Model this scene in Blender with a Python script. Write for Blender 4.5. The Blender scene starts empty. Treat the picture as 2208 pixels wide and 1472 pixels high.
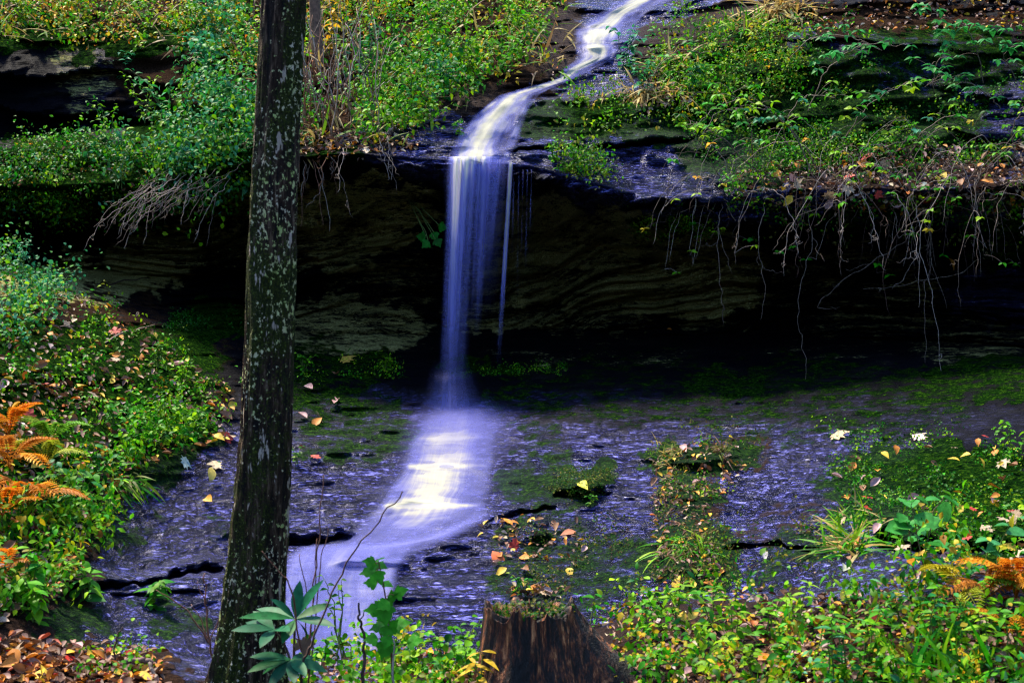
import bpy, math, random
import numpy as np
from mathutils import Vector
R = math.radians
rng = np.random.default_rng(7)
random.seed(7)
SC = bpy.context.scene
COL = SC.collection

# ------------------------------------------------------------------ camera, sky, sun, exposure
CAMZ, FPX = 1.6, 3066.0
cam = bpy.data.cameras.new('camera'); cam.lens = 50.0; cam.sensor_width = 36.0
cam.clip_end = 500.0
co = bpy.data.objects.new('camera', cam); COL.objects.link(co)
co.location = (0, 0, CAMZ); co.rotation_euler = (R(90), 0, 0)
cam.dof.use_dof = True; cam.dof.focus_distance = 9.0; cam.dof.aperture_fstop = 9.0
SC.camera = co
SUN_EL, SUN_AZ = 62.0, -48.0           # azimuth measured from +Y towards +X
world = bpy.data.worlds.new('World'); SC.world = world; world.use_nodes = True
wn = world.node_tree.nodes; wl = world.node_tree.links
bg = wn['Background']; bg.inputs['Strength'].default_value = 0.14
sky = wn.new('ShaderNodeTexSky'); sky.sky_type = 'NISHITA'; sky.sun_disc = False
sky.ozone_density = 6.0; sky.sun_elevation = R(SUN_EL); sky.sun_rotation = R(SUN_AZ)
wl.new(sky.outputs[0], bg.inputs['Color'])
sl = bpy.data.lights.new('sun', 'SUN'); sl.energy = 2.8; sl.angle = R(7); sl.color = (1.0, 0.90, 0.68)
so = bpy.data.objects.new('sun', sl); COL.objects.link(so)
sd = Vector((math.sin(R(SUN_AZ))*math.cos(R(SUN_EL)), math.cos(R(SUN_AZ))*math.cos(R(SUN_EL)), math.sin(R(SUN_EL))))
so.rotation_euler = sd.to_track_quat('Z', 'Y').to_euler(); so.location = sd*40
vs = SC.view_settings
vs.view_transform = 'Standard'; vs.look = 'None'; vs.gamma = 1.0; vs.use_curve_mapping = False
vs.exposure = 2.05
SC.render.engine = 'CYCLES'
try:
    SC.cycles.use_denoising = True; SC.cycles.denoiser = 'OPENIMAGEDENOISE'; SC.cycles.denoising_prefilter = 'NONE'; SC.cycles.denoising_quality = 'HIGH'; SC.cycles.use_adaptive_sampling = False; SC.cycles.filter_width = 1.3
    SC.cycles.max_bounces = 6; SC.cycles.transparent_max_bounces = 24
    SC.cycles.sample_clamp_indirect = 2.0; SC.cycles.sample_clamp_direct = 2.0
except Exception:
    pass

# ------------------------------------------------------------------ noise
_perm = np.random.default_rng(3).permutation(512).astype(np.int64)
_perm = np.concatenate([_perm, _perm, _perm])
_val = np.random.default_rng(5).uniform(-1, 1, 512)
def vnoise(x, y, z):
    x, y, z = np.broadcast_arrays(np.asarray(x, float), np.asarray(y, float), np.asarray(z, float))
    xi, yi, zi = np.floor(x), np.floor(y), np.floor(z)
    fx, fy, fz = x-xi, y-yi, z-zi
    fx, fy, fz = [f*f*f*(f*(f*6-15)+10) for f in (fx, fy, fz)]
    xi, yi, zi = [(a.astype(np.int64) & 511) for a in (xi, yi, zi)]
    def h(a, b, c): return _val[_perm[_perm[_perm[(xi+a) & 511]+((yi+b) & 511)]+((zi+c) & 511)] & 511]
    def l(a, b, t): return a+(b-a)*t
    return l(l(l(h(0,0,0), h(1,0,0), fx), l(h(0,1,0), h(1,1,0), fx), fy),
             l(l(h(0,0,1), h(1,0,1), fx), l(h(0,1,1), h(1,1,1), fx), fy), fz)
def fbm(x, y, z, o=4, g=0.5):
    s, a = 0, 1.0
    for i in range(o):
        f = 2.03**i
        s = s+a*vnoise(x*f+i*17.3, y*f+i*5.1, z*f+i*9.7); a *= g
    return s
def sstep(a, b, x):
    t = np.clip((x-a)/(b-a), 0, 1); return t*t*(3-2*t)

# ------------------------------------------------------------------ terrain as depth along each sight line of the survey
# each column: (px, [(py, depth in metres) ...])  k0 bank foot ... k12/k13 lip ... k19 far hill
COLS = [
 (-9000,[(1650,3.6),(1500,3.8),(1420,4.0),(1300,4.2),(1240,4.3),(1000,4.6),(850,4.9),(700,5.2),(640,5.5),(590,5.8),(520,5.9),(470,5.8),(430,5.6),(400,5.6),(330,5.8),(270,5.9),(100,6.0),(-200,6.6),(-600,8),(-1500,14)]),
 (-1500,[(1650,3.6),(1480,4.0),(1330,4.5),(1200,4.9),(1150,5.1),(950,5.8),(800,6.6),(650,7.8),(590,8.8),(560,10.2),(500,10.4),(450,10.0),(425,9.4),(405,9.2),(330,9.5),(290,9.9),(100,10.3),(0,11.4),(-250,14),(-800,26)]),
 (0,    [(1650,3.6),(1472,4.4),(1330,4.8),(1200,5.3),(1150,5.5),(950,6.3),(800,7.2),(650,8.6),(590,9.8),(560,11.3),(500,11.5),(460,11.1),(430,10.35),(405,10.1),(325,10.6),(292,11.5),(95,11.6),(0,12.4),(-250,15.5),(-800,27)]),
 (300,  [(1650,3.6),(1440,4.6),(1400,5.1),(1255,5.8),(1235,6.15),(960,7.4),(800,8.4),(690,9.6),(640,10.6),(590,11.3),(500,11.4),(450,10.8),(420,10.2),(395,10.0),(310,10.4),(270,11.3),(125,11.4),(0,12.5),(-250,15.5),(-800,27)]),
 (560,  [(1650,3.6),(1490,4.6),(1440,5.3),(1240,6.3),(1205,6.8),(960,8.2),(850,9.0),(745,10.0),(690,10.8),(640,11.4),(520,11.3),(440,10.6),(370,9.9),(350,9.75),(310,10.0),(220,10.5),(120,11.3),(0,12.6),(-250,15.5),(-800,27)]),
 (760,  [(1650,3.6),(1490,4.6),(1425,5.7),(1205,6.6),(1168,6.95),(960,8.4),(860,9.2),(745,10.4),(680,11.0),(630,11.5),(500,11.3),(420,10.5),(345,9.6),(330,9.5),(310,9.7),(220,10.4),(120,11.3),(0,12.6),(-250,15.5),(-800,27)]),
 (960,  [(1650,3.6),(1470,4.7),(1410,5.8),(1178,6.7),(1152,6.9),(960,8.4),(865,9.2),(745,10.5),(690,11.2),(640,11.5),(500,11.2),(430,10.4),(365,9.55),(345,9.45),(300,9.7),(210,10.3),(120,11.2),(0,12.6),(-250,15.5),(-800,27)]),
 (1100, [(1650,3.6),(1440,4.8),(1390,5.8),(1140,6.9),(1118,7.05),(960,8.3),(865,9.2),(745,10.5),(705,11.2),(660,11.5),(500,11.1),(430,10.4),(372,9.6),(350,9.5),(300,9.7),(200,10.4),(110,11.2),(0,12.6),(-250,15.5),(-800,27)]),
 (1250, [(1650,3.6),(1420,4.9),(1360,5.8),(1120,7.0),(1095,7.1),(960,8.1),(850,9.2),(745,10.5),(715,11.1),(670,11.4),(520,11.0),(460,10.3),(410,9.6),(385,9.5),(290,9.95),(200,10.45),(110,11.2),(0,12.6),(-250,15.5),(-800,27)]),
 (1420, [(1650,3.6),(1350,4.9),(1300,5.9),(1130,6.8),(1105,7.0),(960,8.05),(850,9.1),(745,10.4),(720,11.1),(680,11.4),(560,10.9),(500,10.2),(447,9.5),(430,9.4),(290,10.05),(190,10.45),(100,11.2),(15,12.4),(-250,15.5),(-800,27)]),
 (1600, [(1650,3.6),(1310,4.9),(1280,5.8),(1160,6.5),(1130,6.8),(960,8.0),(850,9.0),(750,10.3),(720,11.0),(680,11.3),(560,10.9),(510,10.2),(470,9.6),(420,9.45),(335,9.95),(220,10.45),(110,10.9),(0,11.8),(-250,15),(-800,27)]),
 (1850, [(1650,3.6),(1290,4.7),(1260,5.3),(1150,6.1),(1110,6.4),(960,7.6),(850,8.7),(770,9.7),(730,10.8),(690,11.2),(600,11.0),(530,10.3),(475,9.7),(410,9.4),(340,9.9),(240,10.3),(100,10.7),(0,11.5),(-250,14.5),(-800,26)]),
 (2208, [(1650,3.6),(1250,4.5),(1210,5.0),(1185,5.5),(1135,5.8),(960,7.0),(850,8.2),(790,9.0),(750,10.0),(700,10.6),(620,10.6),(540,10.0),(470,9.6),(400,9.3),(330,9.8),(230,10.2),(90,10.6),(0,11.3),(-250,14),(-800,25)]),
 (3600, [(1650,3.6),(1300,4.2),(1230,4.5),(1190,4.8),(1150,5.0),(960,6.0),(850,7.0),(790,7.6),(750,8.6),(700,9.1),(620,9.1),(540,8.5),(470,8.2),(400,8.0),(330,8.4),(230,8.8),(90,9.1),(0,9.8),(-250,12),(-800,22)]),
 (11000,[(1650,3.6),(1500,3.8),(1420,4.0),(1300,4.2),(1240,4.3),(1000,4.6),(850,4.9),(700,5.2),(640,5.5),(590,5.8),(520,5.9),(470,5.8),(430,5.6),(400,5.6),(330,5.8),(270,5.9),(100,6.0),(-200,6.6),(-600,8),(-1500,14)]),
]
KN = len(COLS[0][1])
_cx = np.array([c[0] for c in COLS], float)
_kp = np.array([[k[0] for k in c[1]] for c in COLS], float)
_ky = np.array([[k[1] for k in c[1]] for c in COLS], float)
_dx = np.concatenate([np.arange(-9000, -1500, 100), np.arange(-1500, 3600, 6), np.arange(3600, 11001, 100)]).astype(float)
def _dense(tab):
    out = np.stack([np.interp(_dx, _cx, tab[:, k]) for k in range(KN)], 1)
    ker = np.hanning(23); ker /= ker.sum()
    for k in range(KN):
        pad = np.pad(out[:, k], 11, mode='edge'); out[:, k] = np.convolve(pad, ker, 'valid')
    return out
_dp, _dy = _dense(_kp), _dense(_ky)
def keys_at(px):
    kp = np.stack([np.interp(px, _dx, _dp[:, k]) for k in range(KN)], -1)
    ky = np.stack([np.interp(px, _dx, _dy[:, k]) for k in range(KN)], -1)
    # the edges wander a little
    w = np.asarray(px)[..., None]/90.0
    kk = np.arange(KN)*7.7
    j = 7*vnoise(w, kk, 0.5)+4*vnoise(w*3.1, kk, 4.5)
    j[..., 0] = 0
    return kp+j*np.linspace(1, 0.8, KN), ky
def W(px, py, Y):
    px, py, Y = np.asarray(px, float), np.asarray(py, float), np.asarray(Y, float)
    return np.stack(np.broadcast_arrays((px-1104)*Y/FPX, Y, CAMZ+(736-py)*Y/FPX), -1)
def relief(t, px, py, Y):
    P = W(px, py, Y); X, Z = P[..., 0], P[..., 2]
    d = 0
    slab = sstep(2.0, 2.6, t)*(1-sstep(7.6, 8.2, t))
    rec = sstep(7.4, 8.4, t)*(1-sstep(12.1, 12.9, t))
    top = sstep(12.9, 13.6, t)
    fg = 1-sstep(1.2, 2.2, t)
    s = Z-0.16*X+0.06*fbm(X*1.5, Y*1.5, Z*2, 2)
    d = d+slab*(0.10*fbm(X*0.9, Z*4.0, Y*0.6, 3)+0.020*fbm(X*3, Z*22, Y*2, 2)+0.030*vnoise(X*8, Z*48, Y*5)+0.010*vnoise(X*17, Z*95, Y*9))
    s2 = Z-0.30*X*np.clip(1-np.abs(X)/6, 0.1, 1)+0.10*fbm(X*1.1, 3.3, Z*1.5, 3)
    q = s2*4.2; saw = q-np.floor(q)
    q2 = s2*12.7+2*fbm(X*0.7, 1.0, 2.0, 2); saw2 = q2-np.floor(q2)
    am = 0.5+0.5*sstep(-0.3, 0.4, vnoise(X*0.9, Z*2, 11.0))
    d = d+rec*(0.26*(saw**2-0.3)*am+0.17*(saw2-0.5)*am+0.06*((q2*2.3)-np.floor(q2*2.3)-.5)+0.10*fbm(X*1.3, s2*6, 7.0, 3)+0.03*fbm(X*9, s2*40, 3.0, 2))
    rockL = sstep(430, 330, px)*sstep(14.6, 15.1, t)*(1-sstep(16.0, 16.4, t))
    rockR = sstep(1480, 1640, px)*sstep(13.8, 14.4, t)*(1-sstep(16.0, 16.5, t))
    rk = np.clip(rockL+rockR, 0, 1)
    q3 = (Z+0.05*X+0.16*fbm(X*.8, 2.0, Z*.8, 3))*3.1; saw3 = q3-np.floor(q3)
    d = d+rk*(0.22*(saw3-0.5)*sstep(-.5, .4, vnoise(X*1.1, Z*1.7, 4.4))+0.14*fbm(X*1.6, Y, Z*5, 4))
    d = d+top*(1-0.6*rk)*(0.17*fbm(X*1.3, Y*1.2, Z*3, 4)+0.03*fbm(X*7, Y*4, Z*22, 3))
    d = d+fg*0.05*fbm(X*2.2, Y*2.2, Z*2, 4)*sstep(0.0, 0.5, t)
    for (pts, wd, dp) in CRACKS:
        cx_ = [p[0] for p in pts]; pc = np.interp(px, cx_, [p[1] for p in pts])+5*vnoise(px/17.0, 3.3, cx_[0])
        win = sstep(cx_[0]-10, cx_[0]+40, px)*(1-sstep(cx_[-1]-40, cx_[-1]+10, px))
        d = d+dp*np.exp(-((py-pc)/(wd*(.75+.6*vnoise(px/31.0, 1.3, cx_[0]))))**2)*win-dp*.25*np.exp(-((py-pc+2.2*wd)/(wd*1.5))**2)*win
    # raised cushions
    for (cx, cy, rx, ry, h) in MOUNDS:
        e = ((px-cx)/rx)**2+((py-cy)/ry)**2
        d = d-h*np.exp(-e*1.6)
    return d
CRACKS = [([(120,1272),(200,1264),(280,1258),(345,1252),(385,1236),(430,1228),(490,1230)],8,.40),([(240,1284),(330,1280),(440,1276)],3,.15),([(600,1170),(690,1166),(770,1158)],11,.45),
 ([(1040,1130),(1130,1104),(1200,1092)],4,.15),([(1270,322),(1380,312),(1510,302)],6,.3),([(1340,452),(1450,440),(1560,446)],7,.4),([(1560,1182),(1650,1172),(1770,1188)],6,.2),
 ([(1880,1168),(2010,1178),(2230,1186)],20,.6),([(1190,1070),(1260,1066),(1320,1062)],7,.3),([(1080,326),(1180,320),(1260,318)],4,.2),
 ([(640,722),(800,716),(960,726)],4,.10)]
MOUNDS = [(1255,1035,75,26,0.22),(1510,985,110,34,0.26),(1490,1060,75,40,0.12),(1485,1180,80,80,0.22),(470,690,120,28,0.22),
          (360,1010,90,40,0.10),(1160,1150,60,26,0.06),(850,697,26,9,0.0)]
def base_ty(px, py):
    px, py = np.asarray(px, float), np.asarray(py, float)
    kp, ky = keys_at(px)
    kp = np.minimum.accumulate(kp-np.arange(KN)*1e-3, -1)
    k = np.clip((kp > py[..., None]).sum(-1), 1, KN-1)
    g = lambda a, i: np.take_along_axis(a, i[..., None], -1)[..., 0]
    p0, p1, y0, y1 = g(kp, k-1), g(kp, k), g(ky, k-1), g(ky, k)
    f = np.clip((p0-py)/np.maximum(p0-p1, 1e-3), 0, 1)
    return k-1+f, y0+(y1-y0)*f
def surfY(px, py):
    t, Y = base_ty(px, py)
    return Y+relief(t, np.asarray(px, float), np.asarray(py, float), Y)
def surf(px, py):
    px, py = np.atleast_1d(np.asarray(px, float)), np.atleast_1d(np.asarray(py, float))
    P = W(px, py, surfY(px, py))
    A = W(px+5, py, surfY(px+5, py)); B = W(px, py-5, surfY(px, py-5))
    n = np.cross(A-P, B-P); n /= np.linalg.norm(n, axis=-1, keepdims=True)+1e-9
    return P, n
def S(px, py, off=0.0):
    P = W(px, py, float(surfY(np.array([px]), np.array([py]))[0])-off); return P

# ------------------------------------------------------------------ mesh + object helpers
def mk_mesh(name, V, F, mat=None, col=None, smooth=True, attrs=None, uv=None):
    V = np.asarray(V, np.float32); F = np.asarray(F, np.int32)
    me = bpy.data.meshes.new(name)
    k = F.shape[1]
    me.vertices.add(len(V)); me.vertices.foreach_set('co', V.ravel())
    me.loops.add(F.size); me.loops.foreach_set('vertex_index', F.ravel())
    me.polygons.add(len(F)); me.polygons.foreach_set('loop_start', np.arange(0, F.size, k, dtype=np.int32))
    me.polygons.foreach_set('loop_total', np.full(len(F), k, np.int32))
    if smooth: me.polygons.foreach_set('use_smooth', np.ones(len(F), bool))
    me.update(calc_edges=True)
    if col is not None:
        a = me.color_attributes.new('col', 'FLOAT_COLOR', 'POINT')
        c = np.ones((len(V), 4), np.float32); c[:, :3] = col; a.data.foreach_set('color', c.ravel())
    for n, d in (attrs or {}).items():
        if d.ndim == 2:
            a = me.color_attributes.new(n, 'FLOAT_COLOR', 'POINT'); a.data.foreach_set('color', d.astype(np.float32).ravel())
        else:
            a = me.attributes.new(n, 'FLOAT', 'POINT'); a.data.foreach_set('value', d.astype(np.float32).ravel())
    if uv is not None:
        u = me.uv_layers.new(name='UVMap'); u.data.foreach_set('uv', np.asarray(uv, np.float32)[F.ravel()].ravel())
    if mat: me.materials.append(mat)
    return me
def link(name, me, parent=None, loc=None):
    o = bpy.data.objects.new(name, me); COL.objects.link(o)
    if parent is not None: o.parent = parent
    if loc is not None: o.location = loc
    return o
def tag(o, label=None, cat=None, group=None, kind=None):
    if label: o['label'] = label
    if cat: o['category'] = cat
    if group: o['group'] = group
    if kind: o['kind'] = kind
    return o
def empty(name, loc, label, cat, group=None):
    o = bpy.data.objects.new(name, None); COL.objects.link(o); o.location = tuple(loc); o.empty_display_size = 0.05
    return tag(o, label, cat, group)
class MB:                                   # triangles with per-vertex colour
    def __init__(s): s.V, s.F, s.C, s.n = [], [], [], 0
    def add(s, V, F, C):
        V = np.asarray(V, float).reshape(-1, 3); F = np.asarray(F, int)
        C = np.broadcast_to(np.asarray(C, float), (len(V), 3))
        s.V.append(V); s.F.append(F+s.n); s.C.append(C); s.n += len(V)
    def mesh(s, name, mat, org=(0, 0, 0), smooth=True):
        return mk_mesh(name, np.concatenate(s.V)-np.asarray(org, float), np.concatenate(s.F), mat, np.concatenate(s.C), smooth)
    def obj(s, name, mat, parent=None, org=(0, 0, 0), loc=None, smooth=True):
        return link(name, s.mesh(name, mat, org, smooth), parent, loc)
def smooth_path(P, n=6):
    P = np.asarray(P, float)
    if len(P) < 3: 
        t = np.linspace(0, 1, n+1)[:, None]; return P[0]+(P[-1]-P[0])*t
    Q = np.vstack([2*P[0]-P[1], P, 2*P[-1]-P[-2]]); out = []
    for i in range(1, len(Q)-2):
        for t in np.linspace(0, 1, n, endpoint=False):
            a, b, c, d = Q[i-1], Q[i], Q[i+1], Q[i+2]
            out.append(0.5*((2*b)+(c-a)*t+(2*a-5*b+4*c-d)*t*t+(3*b-a-3*c+d)*t**3))
    out.append(P[-1]); return np.array(out)
def tube(P, r, sides=5):
    P = np.asarray(P, float); n = len(P); r = np.broadcast_to(np.asarray(r, float), (n,))
    T = np.gradient(P, axis=0); T /= np.linalg.norm(T, axis=1, keepdims=True)+1e-9
    ref = np.where(np.abs(T[:, 1:2]) > 0.9, np.array([[1., 0, 0]]), np.array([[0, 1., 0]]))
    A = np.cross(T, ref); A /= np.linalg.norm(A, axis=1, keepdims=True)+1e-9; B = np.cross(T, A)
    a = np.linspace(0, 2*np.pi, sides, endpoint=False)
    V = P[:, None]+r[:, None, None]*(np.cos(a)[None, :, None]*A[:, None]+np.sin(a)[None, :, None]*B[:, None])
    V = V.reshape(-1, 3); F = []
    i = np.arange(n-1)[:, None]*sides; j = np.arange(sides)[None]; j2 = (j+1) % sides
    a_, b_, c_, d_ = i+j, i+j2, i+sides+j2, i+sides+j
    F = np.concatenate([np.stack([a_, b_, c_], -1).reshape(-1, 3), np.stack([a_, c_, d_], -1).reshape(-1, 3)])
    V = np.vstack([V, P[-1:]]); e = n*sides; l = (n-1)*sides
    F = np.vstack([F, [[l+k, l+(k+1) % sides, e] for k in range(sides)]])
    return V, F
def wob(P, amp):
    P = np.array(P, float); n = len(P)
    s = rng.uniform(0, 100); q = np.arange(n)*0.55+s
    P[1:] += amp*np.stack([vnoise(q, 0.3, 1), vnoise(q, 7.3, 2), vnoise(q, 4.3, 3)], -1)[1:]
    return P

# leaf templates: x = half width side, y = length, z = curl
def tmpl_rows(ws, fold=0.12, droop=0.25):
    V = [(0, 0, 0)]; F = []
    m = len(ws)
    for i, w in enumerate(ws):
        y = (i+1)/(m+1)
        for x in (-w, 0, w): V.append((x, y, (fold*abs(x)/0.3)-droop*y*y))
    V.append((0, 1, -droop)); F += [(0, 2, 1), (0, 3, 2)]
    for i in range(m-1):
        a = 1+3*i; b = a+3
        F += [(a, a+1, b+1), (a, b+1, b), (a+1, a+2, b+2), (a+1, b+2, b+1)]
    a = 1+3*(m-1); t = len(V)-1
    F += [(a, a+1, t), (a+1, a+2, t)]
    return np.array(V, float), np.array(F)
def tmpl_star(outline, droop=0.2):
    V = [(0, 0.35, 0)]+[(x, y, -droop*((y-0.3)**2+x*x)+0.03*((i*7) % 3)) for i, (x, y) in enumerate(outline)]
    n = len(outline); F = [(0, 1+i, 1+(i+1) % n) for i in range(n)]
    return np.array(V, float), np.array(F)
_half = [(0.03, 0), (0.10, 0.12), (0.40, 0.02), (0.32, 0.20), (0.58, 0.38), (0.44, 0.46), (0.50, 0.66), (0.24, 0.56), (0.17, 0.72), (0.0, 1.0)]
MAPLE = tmpl_star(_half+[(-x, y) for x, y in _half[-2::-1]])
_h3 = [(0.02, 0), (0.22, 0.08), (0.42, 0.22), (0.46, 0.42), (0.30, 0.46), (0.28, 0.62), (0.14, 0.74), (0.0, 1.0)]
LOBE = tmpl_star(_h3+[(-x, y) for x, y in _h3[-2::-1]], 0.3)
OVATE = tmpl_rows([0.22, 0.31, 0.25, 0.13])
ROUND = tmpl_rows([0.34, 0.44, 0.34], 0.10, 0.15)
LANCE = tmpl_rows([0.10, 0.15, 0.13, 0.07], 0.06, 0.35)
RHODO = tmpl_rows([0.07, 0.13, 0.155, 0.14, 0.09], 0.05, 0.18)
BLADE = tmpl_rows([0.030, 0.034, 0.026, 0.014], 0.01, 0.55)
CURL = tmpl_rows([0.20, 0.28, 0.22], 0.30, -0.25)
def nrm(a): return a/(np.linalg.norm(a, axis=-1, keepdims=True)+1e-9)
def leaves(mb, tm, pos, d, n, size, col, wid=1.0):
    TV, TF = tm; N = len(pos)
    if N == 0: return
    d = nrm(np.asarray(d, float)); s = nrm(np.cross(d, n)); nn = np.cross(s, d)
    size = np.broadcast_to(np.asarray(size, float), (N,)); wid = np.broadcast_to(np.asarray(wid, float), (N,))
    V = pos[:, None]+size[:, None, None]*(TV[None, :, 0, None]*wid[:, None, None]*s[:, None]+TV[None, :, 1, None]*d[:, None]+TV[None, :, 2, None]*nn[:, None])
    F = TF[None]+(np.arange(N)*len(TV))[:, None, None]
    C = np.broadcast_to(np.asarray(col, float), (N, 3))[:, None]*np.ones((1, len(TV), 1))
    mb.add(V.reshape(-1, 3), F.reshape(-1, 3), C.reshape(-1, 3))
G = [(.010,.16,.003), (.030,.25,.004), (.085,.32,.005), (.17,.38,.006), (.006,.07,.002), (.05,.22,.004), (.25,.42,.006)]
T_ = [(.010,.14,.045), (.025,.21,.085), (.018,.18,.035), (.07,.28,.16)]
YL = [(.50,.34,.015), (.42,.34,.02), (.55,.28,.01)]
OR = [(.50,.17,.015), (.55,.24,.03), (.42,.11,.01)]
BR = [(.11,.045,.02), (.17,.08,.045), (.22,.12,.09), (.08,.03,.018)]
PA = [(.46,.36,.24), (.40,.29,.22), (.34,.24,.24)]
RD = [(.30,.025,.015), (.36,.06,.03)]
DK = [(.004,.045,.003), (.007,.075,.004), (.014,.11,.005)]
OL = [(.10,.13,.010), (.07,.10,.01), (.15,.14,.02)]
def pick(pal, n, var=0.25):
    c = np.array(pal)[rng.integers(0, len(pal), n)]
    return c*rng.uniform(1-var, 1+var, (n, 1))
def mixpal(*pw):
    out = []
    for p, w in pw: out += list(p)*w
    return out
UP = np.array([0, 0, 1.0]); TOCAM = np.array([0, -1.0, 0])
def inpoly(poly, n):
    poly = np.array(poly, float); lo, hi = poly.min(0), poly.max(0); out = []
    tot = 0
    while tot < n:
        q = rng.uniform(lo, hi, (n*3, 2)); c = np.zeros(len(q), bool); j = len(poly)-1
        for i in range(len(poly)):
            xi, yi = poly[i]; xj, yj = poly[j]
            c ^= ((yi > q[:, 1]) != (yj > q[:, 1])) & (q[:, 0] < (xj-xi)*(q[:, 1]-yi)/(yj-yi+1e-9)+xi); j = i
        out.append(q[c]); tot += c.sum()
    return np.concatenate(out)[:n]

# ------------------------------------------------------------------ materials
def new_mat(name):
    m = bpy.data.materials.new(name); m.use_nodes = True
    nt = m.node_tree; nt.nodes.clear(); return m, nt.nodes, nt.links
def nd(N, t, **kw):
    n = N.new(t)
    for k, v in kw.items(): setattr(n, k, v)
    return n
def ramp(N, L, fac, stops):
    r = nd(N, 'ShaderNodeValToRGB'); e = r.color_ramp.elements
    while len(e) < len(stops): e.new(0.5)
    for el, (p, c) in zip(e, stops): el.position = p; el.color = (*c, 1) if len(c) == 3 else c
    if fac is not None: L.new(fac, r.inputs[0])
    return r
def noise(N, L, vec, scale, detail=4, rough=0.55, dist=0.0):
    n = nd(N, 'ShaderNodeTexNoise'); n.inputs['Scale'].default_value = scale; n.inputs['Detail'].default_value = detail
    n.inputs['Roughness'].default_value = rough; n.inputs['Distortion'].default_value = dist
    if vec is not None: L.new(vec, n.inputs['Vector'])
    return n
def mapping(N, L, vec, sc, rot=(0, 0, 0)):
    m = nd(N, 'ShaderNodeMapping'); m.inputs['Scale'].default_value = sc; m.inputs['Rotation'].default_value = rot
    L.new(vec, m.inputs['Vector']); return m.outputs[0]
def mixc(N, L, f, a, b):
    m = nd(N, 'ShaderNodeMix', data_type='RGBA')
    for sock, v in ((m.inputs['Factor'], f), (m.inputs[6], a), (m.inputs[7], b)):
        if isinstance(v, bpy.types.NodeSocket): L.new(v, sock)
        elif isinstance(v, (int, float)): sock.default_value = v
        else: sock.default_value = (*v, 1)
    return m.outputs[2]
def math_(N, L, op, a, b=None, clamp=False):
    m = nd(N, 'ShaderNodeMath', operation=op, use_clamp=clamp)
    for i, v in enumerate((a, b)):
        if v is None: continue
        if isinstance(v, bpy.types.NodeSocket): L.new(v, m.inputs[i])
        else: m.inputs[i].default_value = v
    return m.outputs[0]

def mat_leaf(name='leaf', rough=0.5, trans=0.38, spec=0.12):
    m, N, L = new_mat(name)
    at = nd(N, 'ShaderNodeAttribute', attribute_name='col'); ge = nd(N, 'ShaderNodeNewGeometry')
    no = noise(N, L, ge.outputs['Position'], 55, 2); rp = ramp(N, L, no.outputs['Fac'], [(0.3, (.72, .72, .72)), (0.7, (1.25, 1.25, 1.25))])
    mul = nd(N, 'ShaderNodeMix', data_type='RGBA', blend_type='MULTIPLY'); mul.inputs['Factor'].default_value = 1
    L.new(at.outputs['Color'], mul.inputs[6]); L.new(rp.outputs[0], mul.inputs[7])
    p = nd(N, 'ShaderNodeBsdfPrincipled'); L.new(mul.outputs[2], p.inputs['Base Color'])
    p.inputs['Roughness'].default_value = rough; p.inputs['Specular IOR Level'].default_value = spec
    t = nd(N, 'ShaderNodeBsdfTranslucent'); L.new(mul.outputs[2], t.inputs['Color'])
    x = nd(N, 'ShaderNodeMixShader'); x.inputs[0].default_value = trans
    L.new(p.outputs[0], x.inputs[1]); L.new(t.outputs[0], x.inputs[2])
    o = nd(N, 'ShaderNodeOutputMaterial'); L.new(x.outputs[0], o.inputs[0]); return m
LEAF = mat_leaf(); LITTER = mat_leaf('dry_leaf', 0.6, 0.12, 0.3); WAXY = mat_leaf('waxy_leaf', 0.5, 0.12, 0.10)
def mat_wood(name, a, b, rough=0.75):
    m, N, L = new_mat(name)
    ge = nd(N, 'ShaderNodeNewGeometry'); no = noise(N, L, ge.outputs['Position'], 40, 4)
    rp = ramp(N, L, no.outputs['Fac'], [(0.3, a), (0.7, b)])
    p = nd(N, 'ShaderNodeBsdfPrincipled'); L.new(rp.outputs[0], p.inputs['Base Color']); p.inputs['Roughness'].default_value = rough
    bu = nd(N, 'ShaderNodeBump'); bu.inputs['Strength'].default_value = 0.4; bu.inputs['Distance'].default_value = 0.004
    L.new(no.outputs['Fac'], bu.inputs['Height']); L.new(bu.outputs[0], p.inputs['Normal'])
    o = nd(N, 'ShaderNodeOutputMaterial'); L.new(p.outputs[0], o.inputs[0]); return m
TWIG = mat_wood('twig_bark', (.06, .04, .03), (.24, .17, .13)); PALE = mat_wood('pale_twig', (.22, .16, .13), (.46, .36, .30))
DTWIG = mat_wood('dark_twig', (.03, .015, .012), (.10, .05, .035)); RTWIG = mat_wood('reddish_twig', (.10, .035, .02), (.22, .09, .05))
GSTEM = mat_wood('green_stem', (.05, .12, .02), (.14, .20, .04)); 

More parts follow.
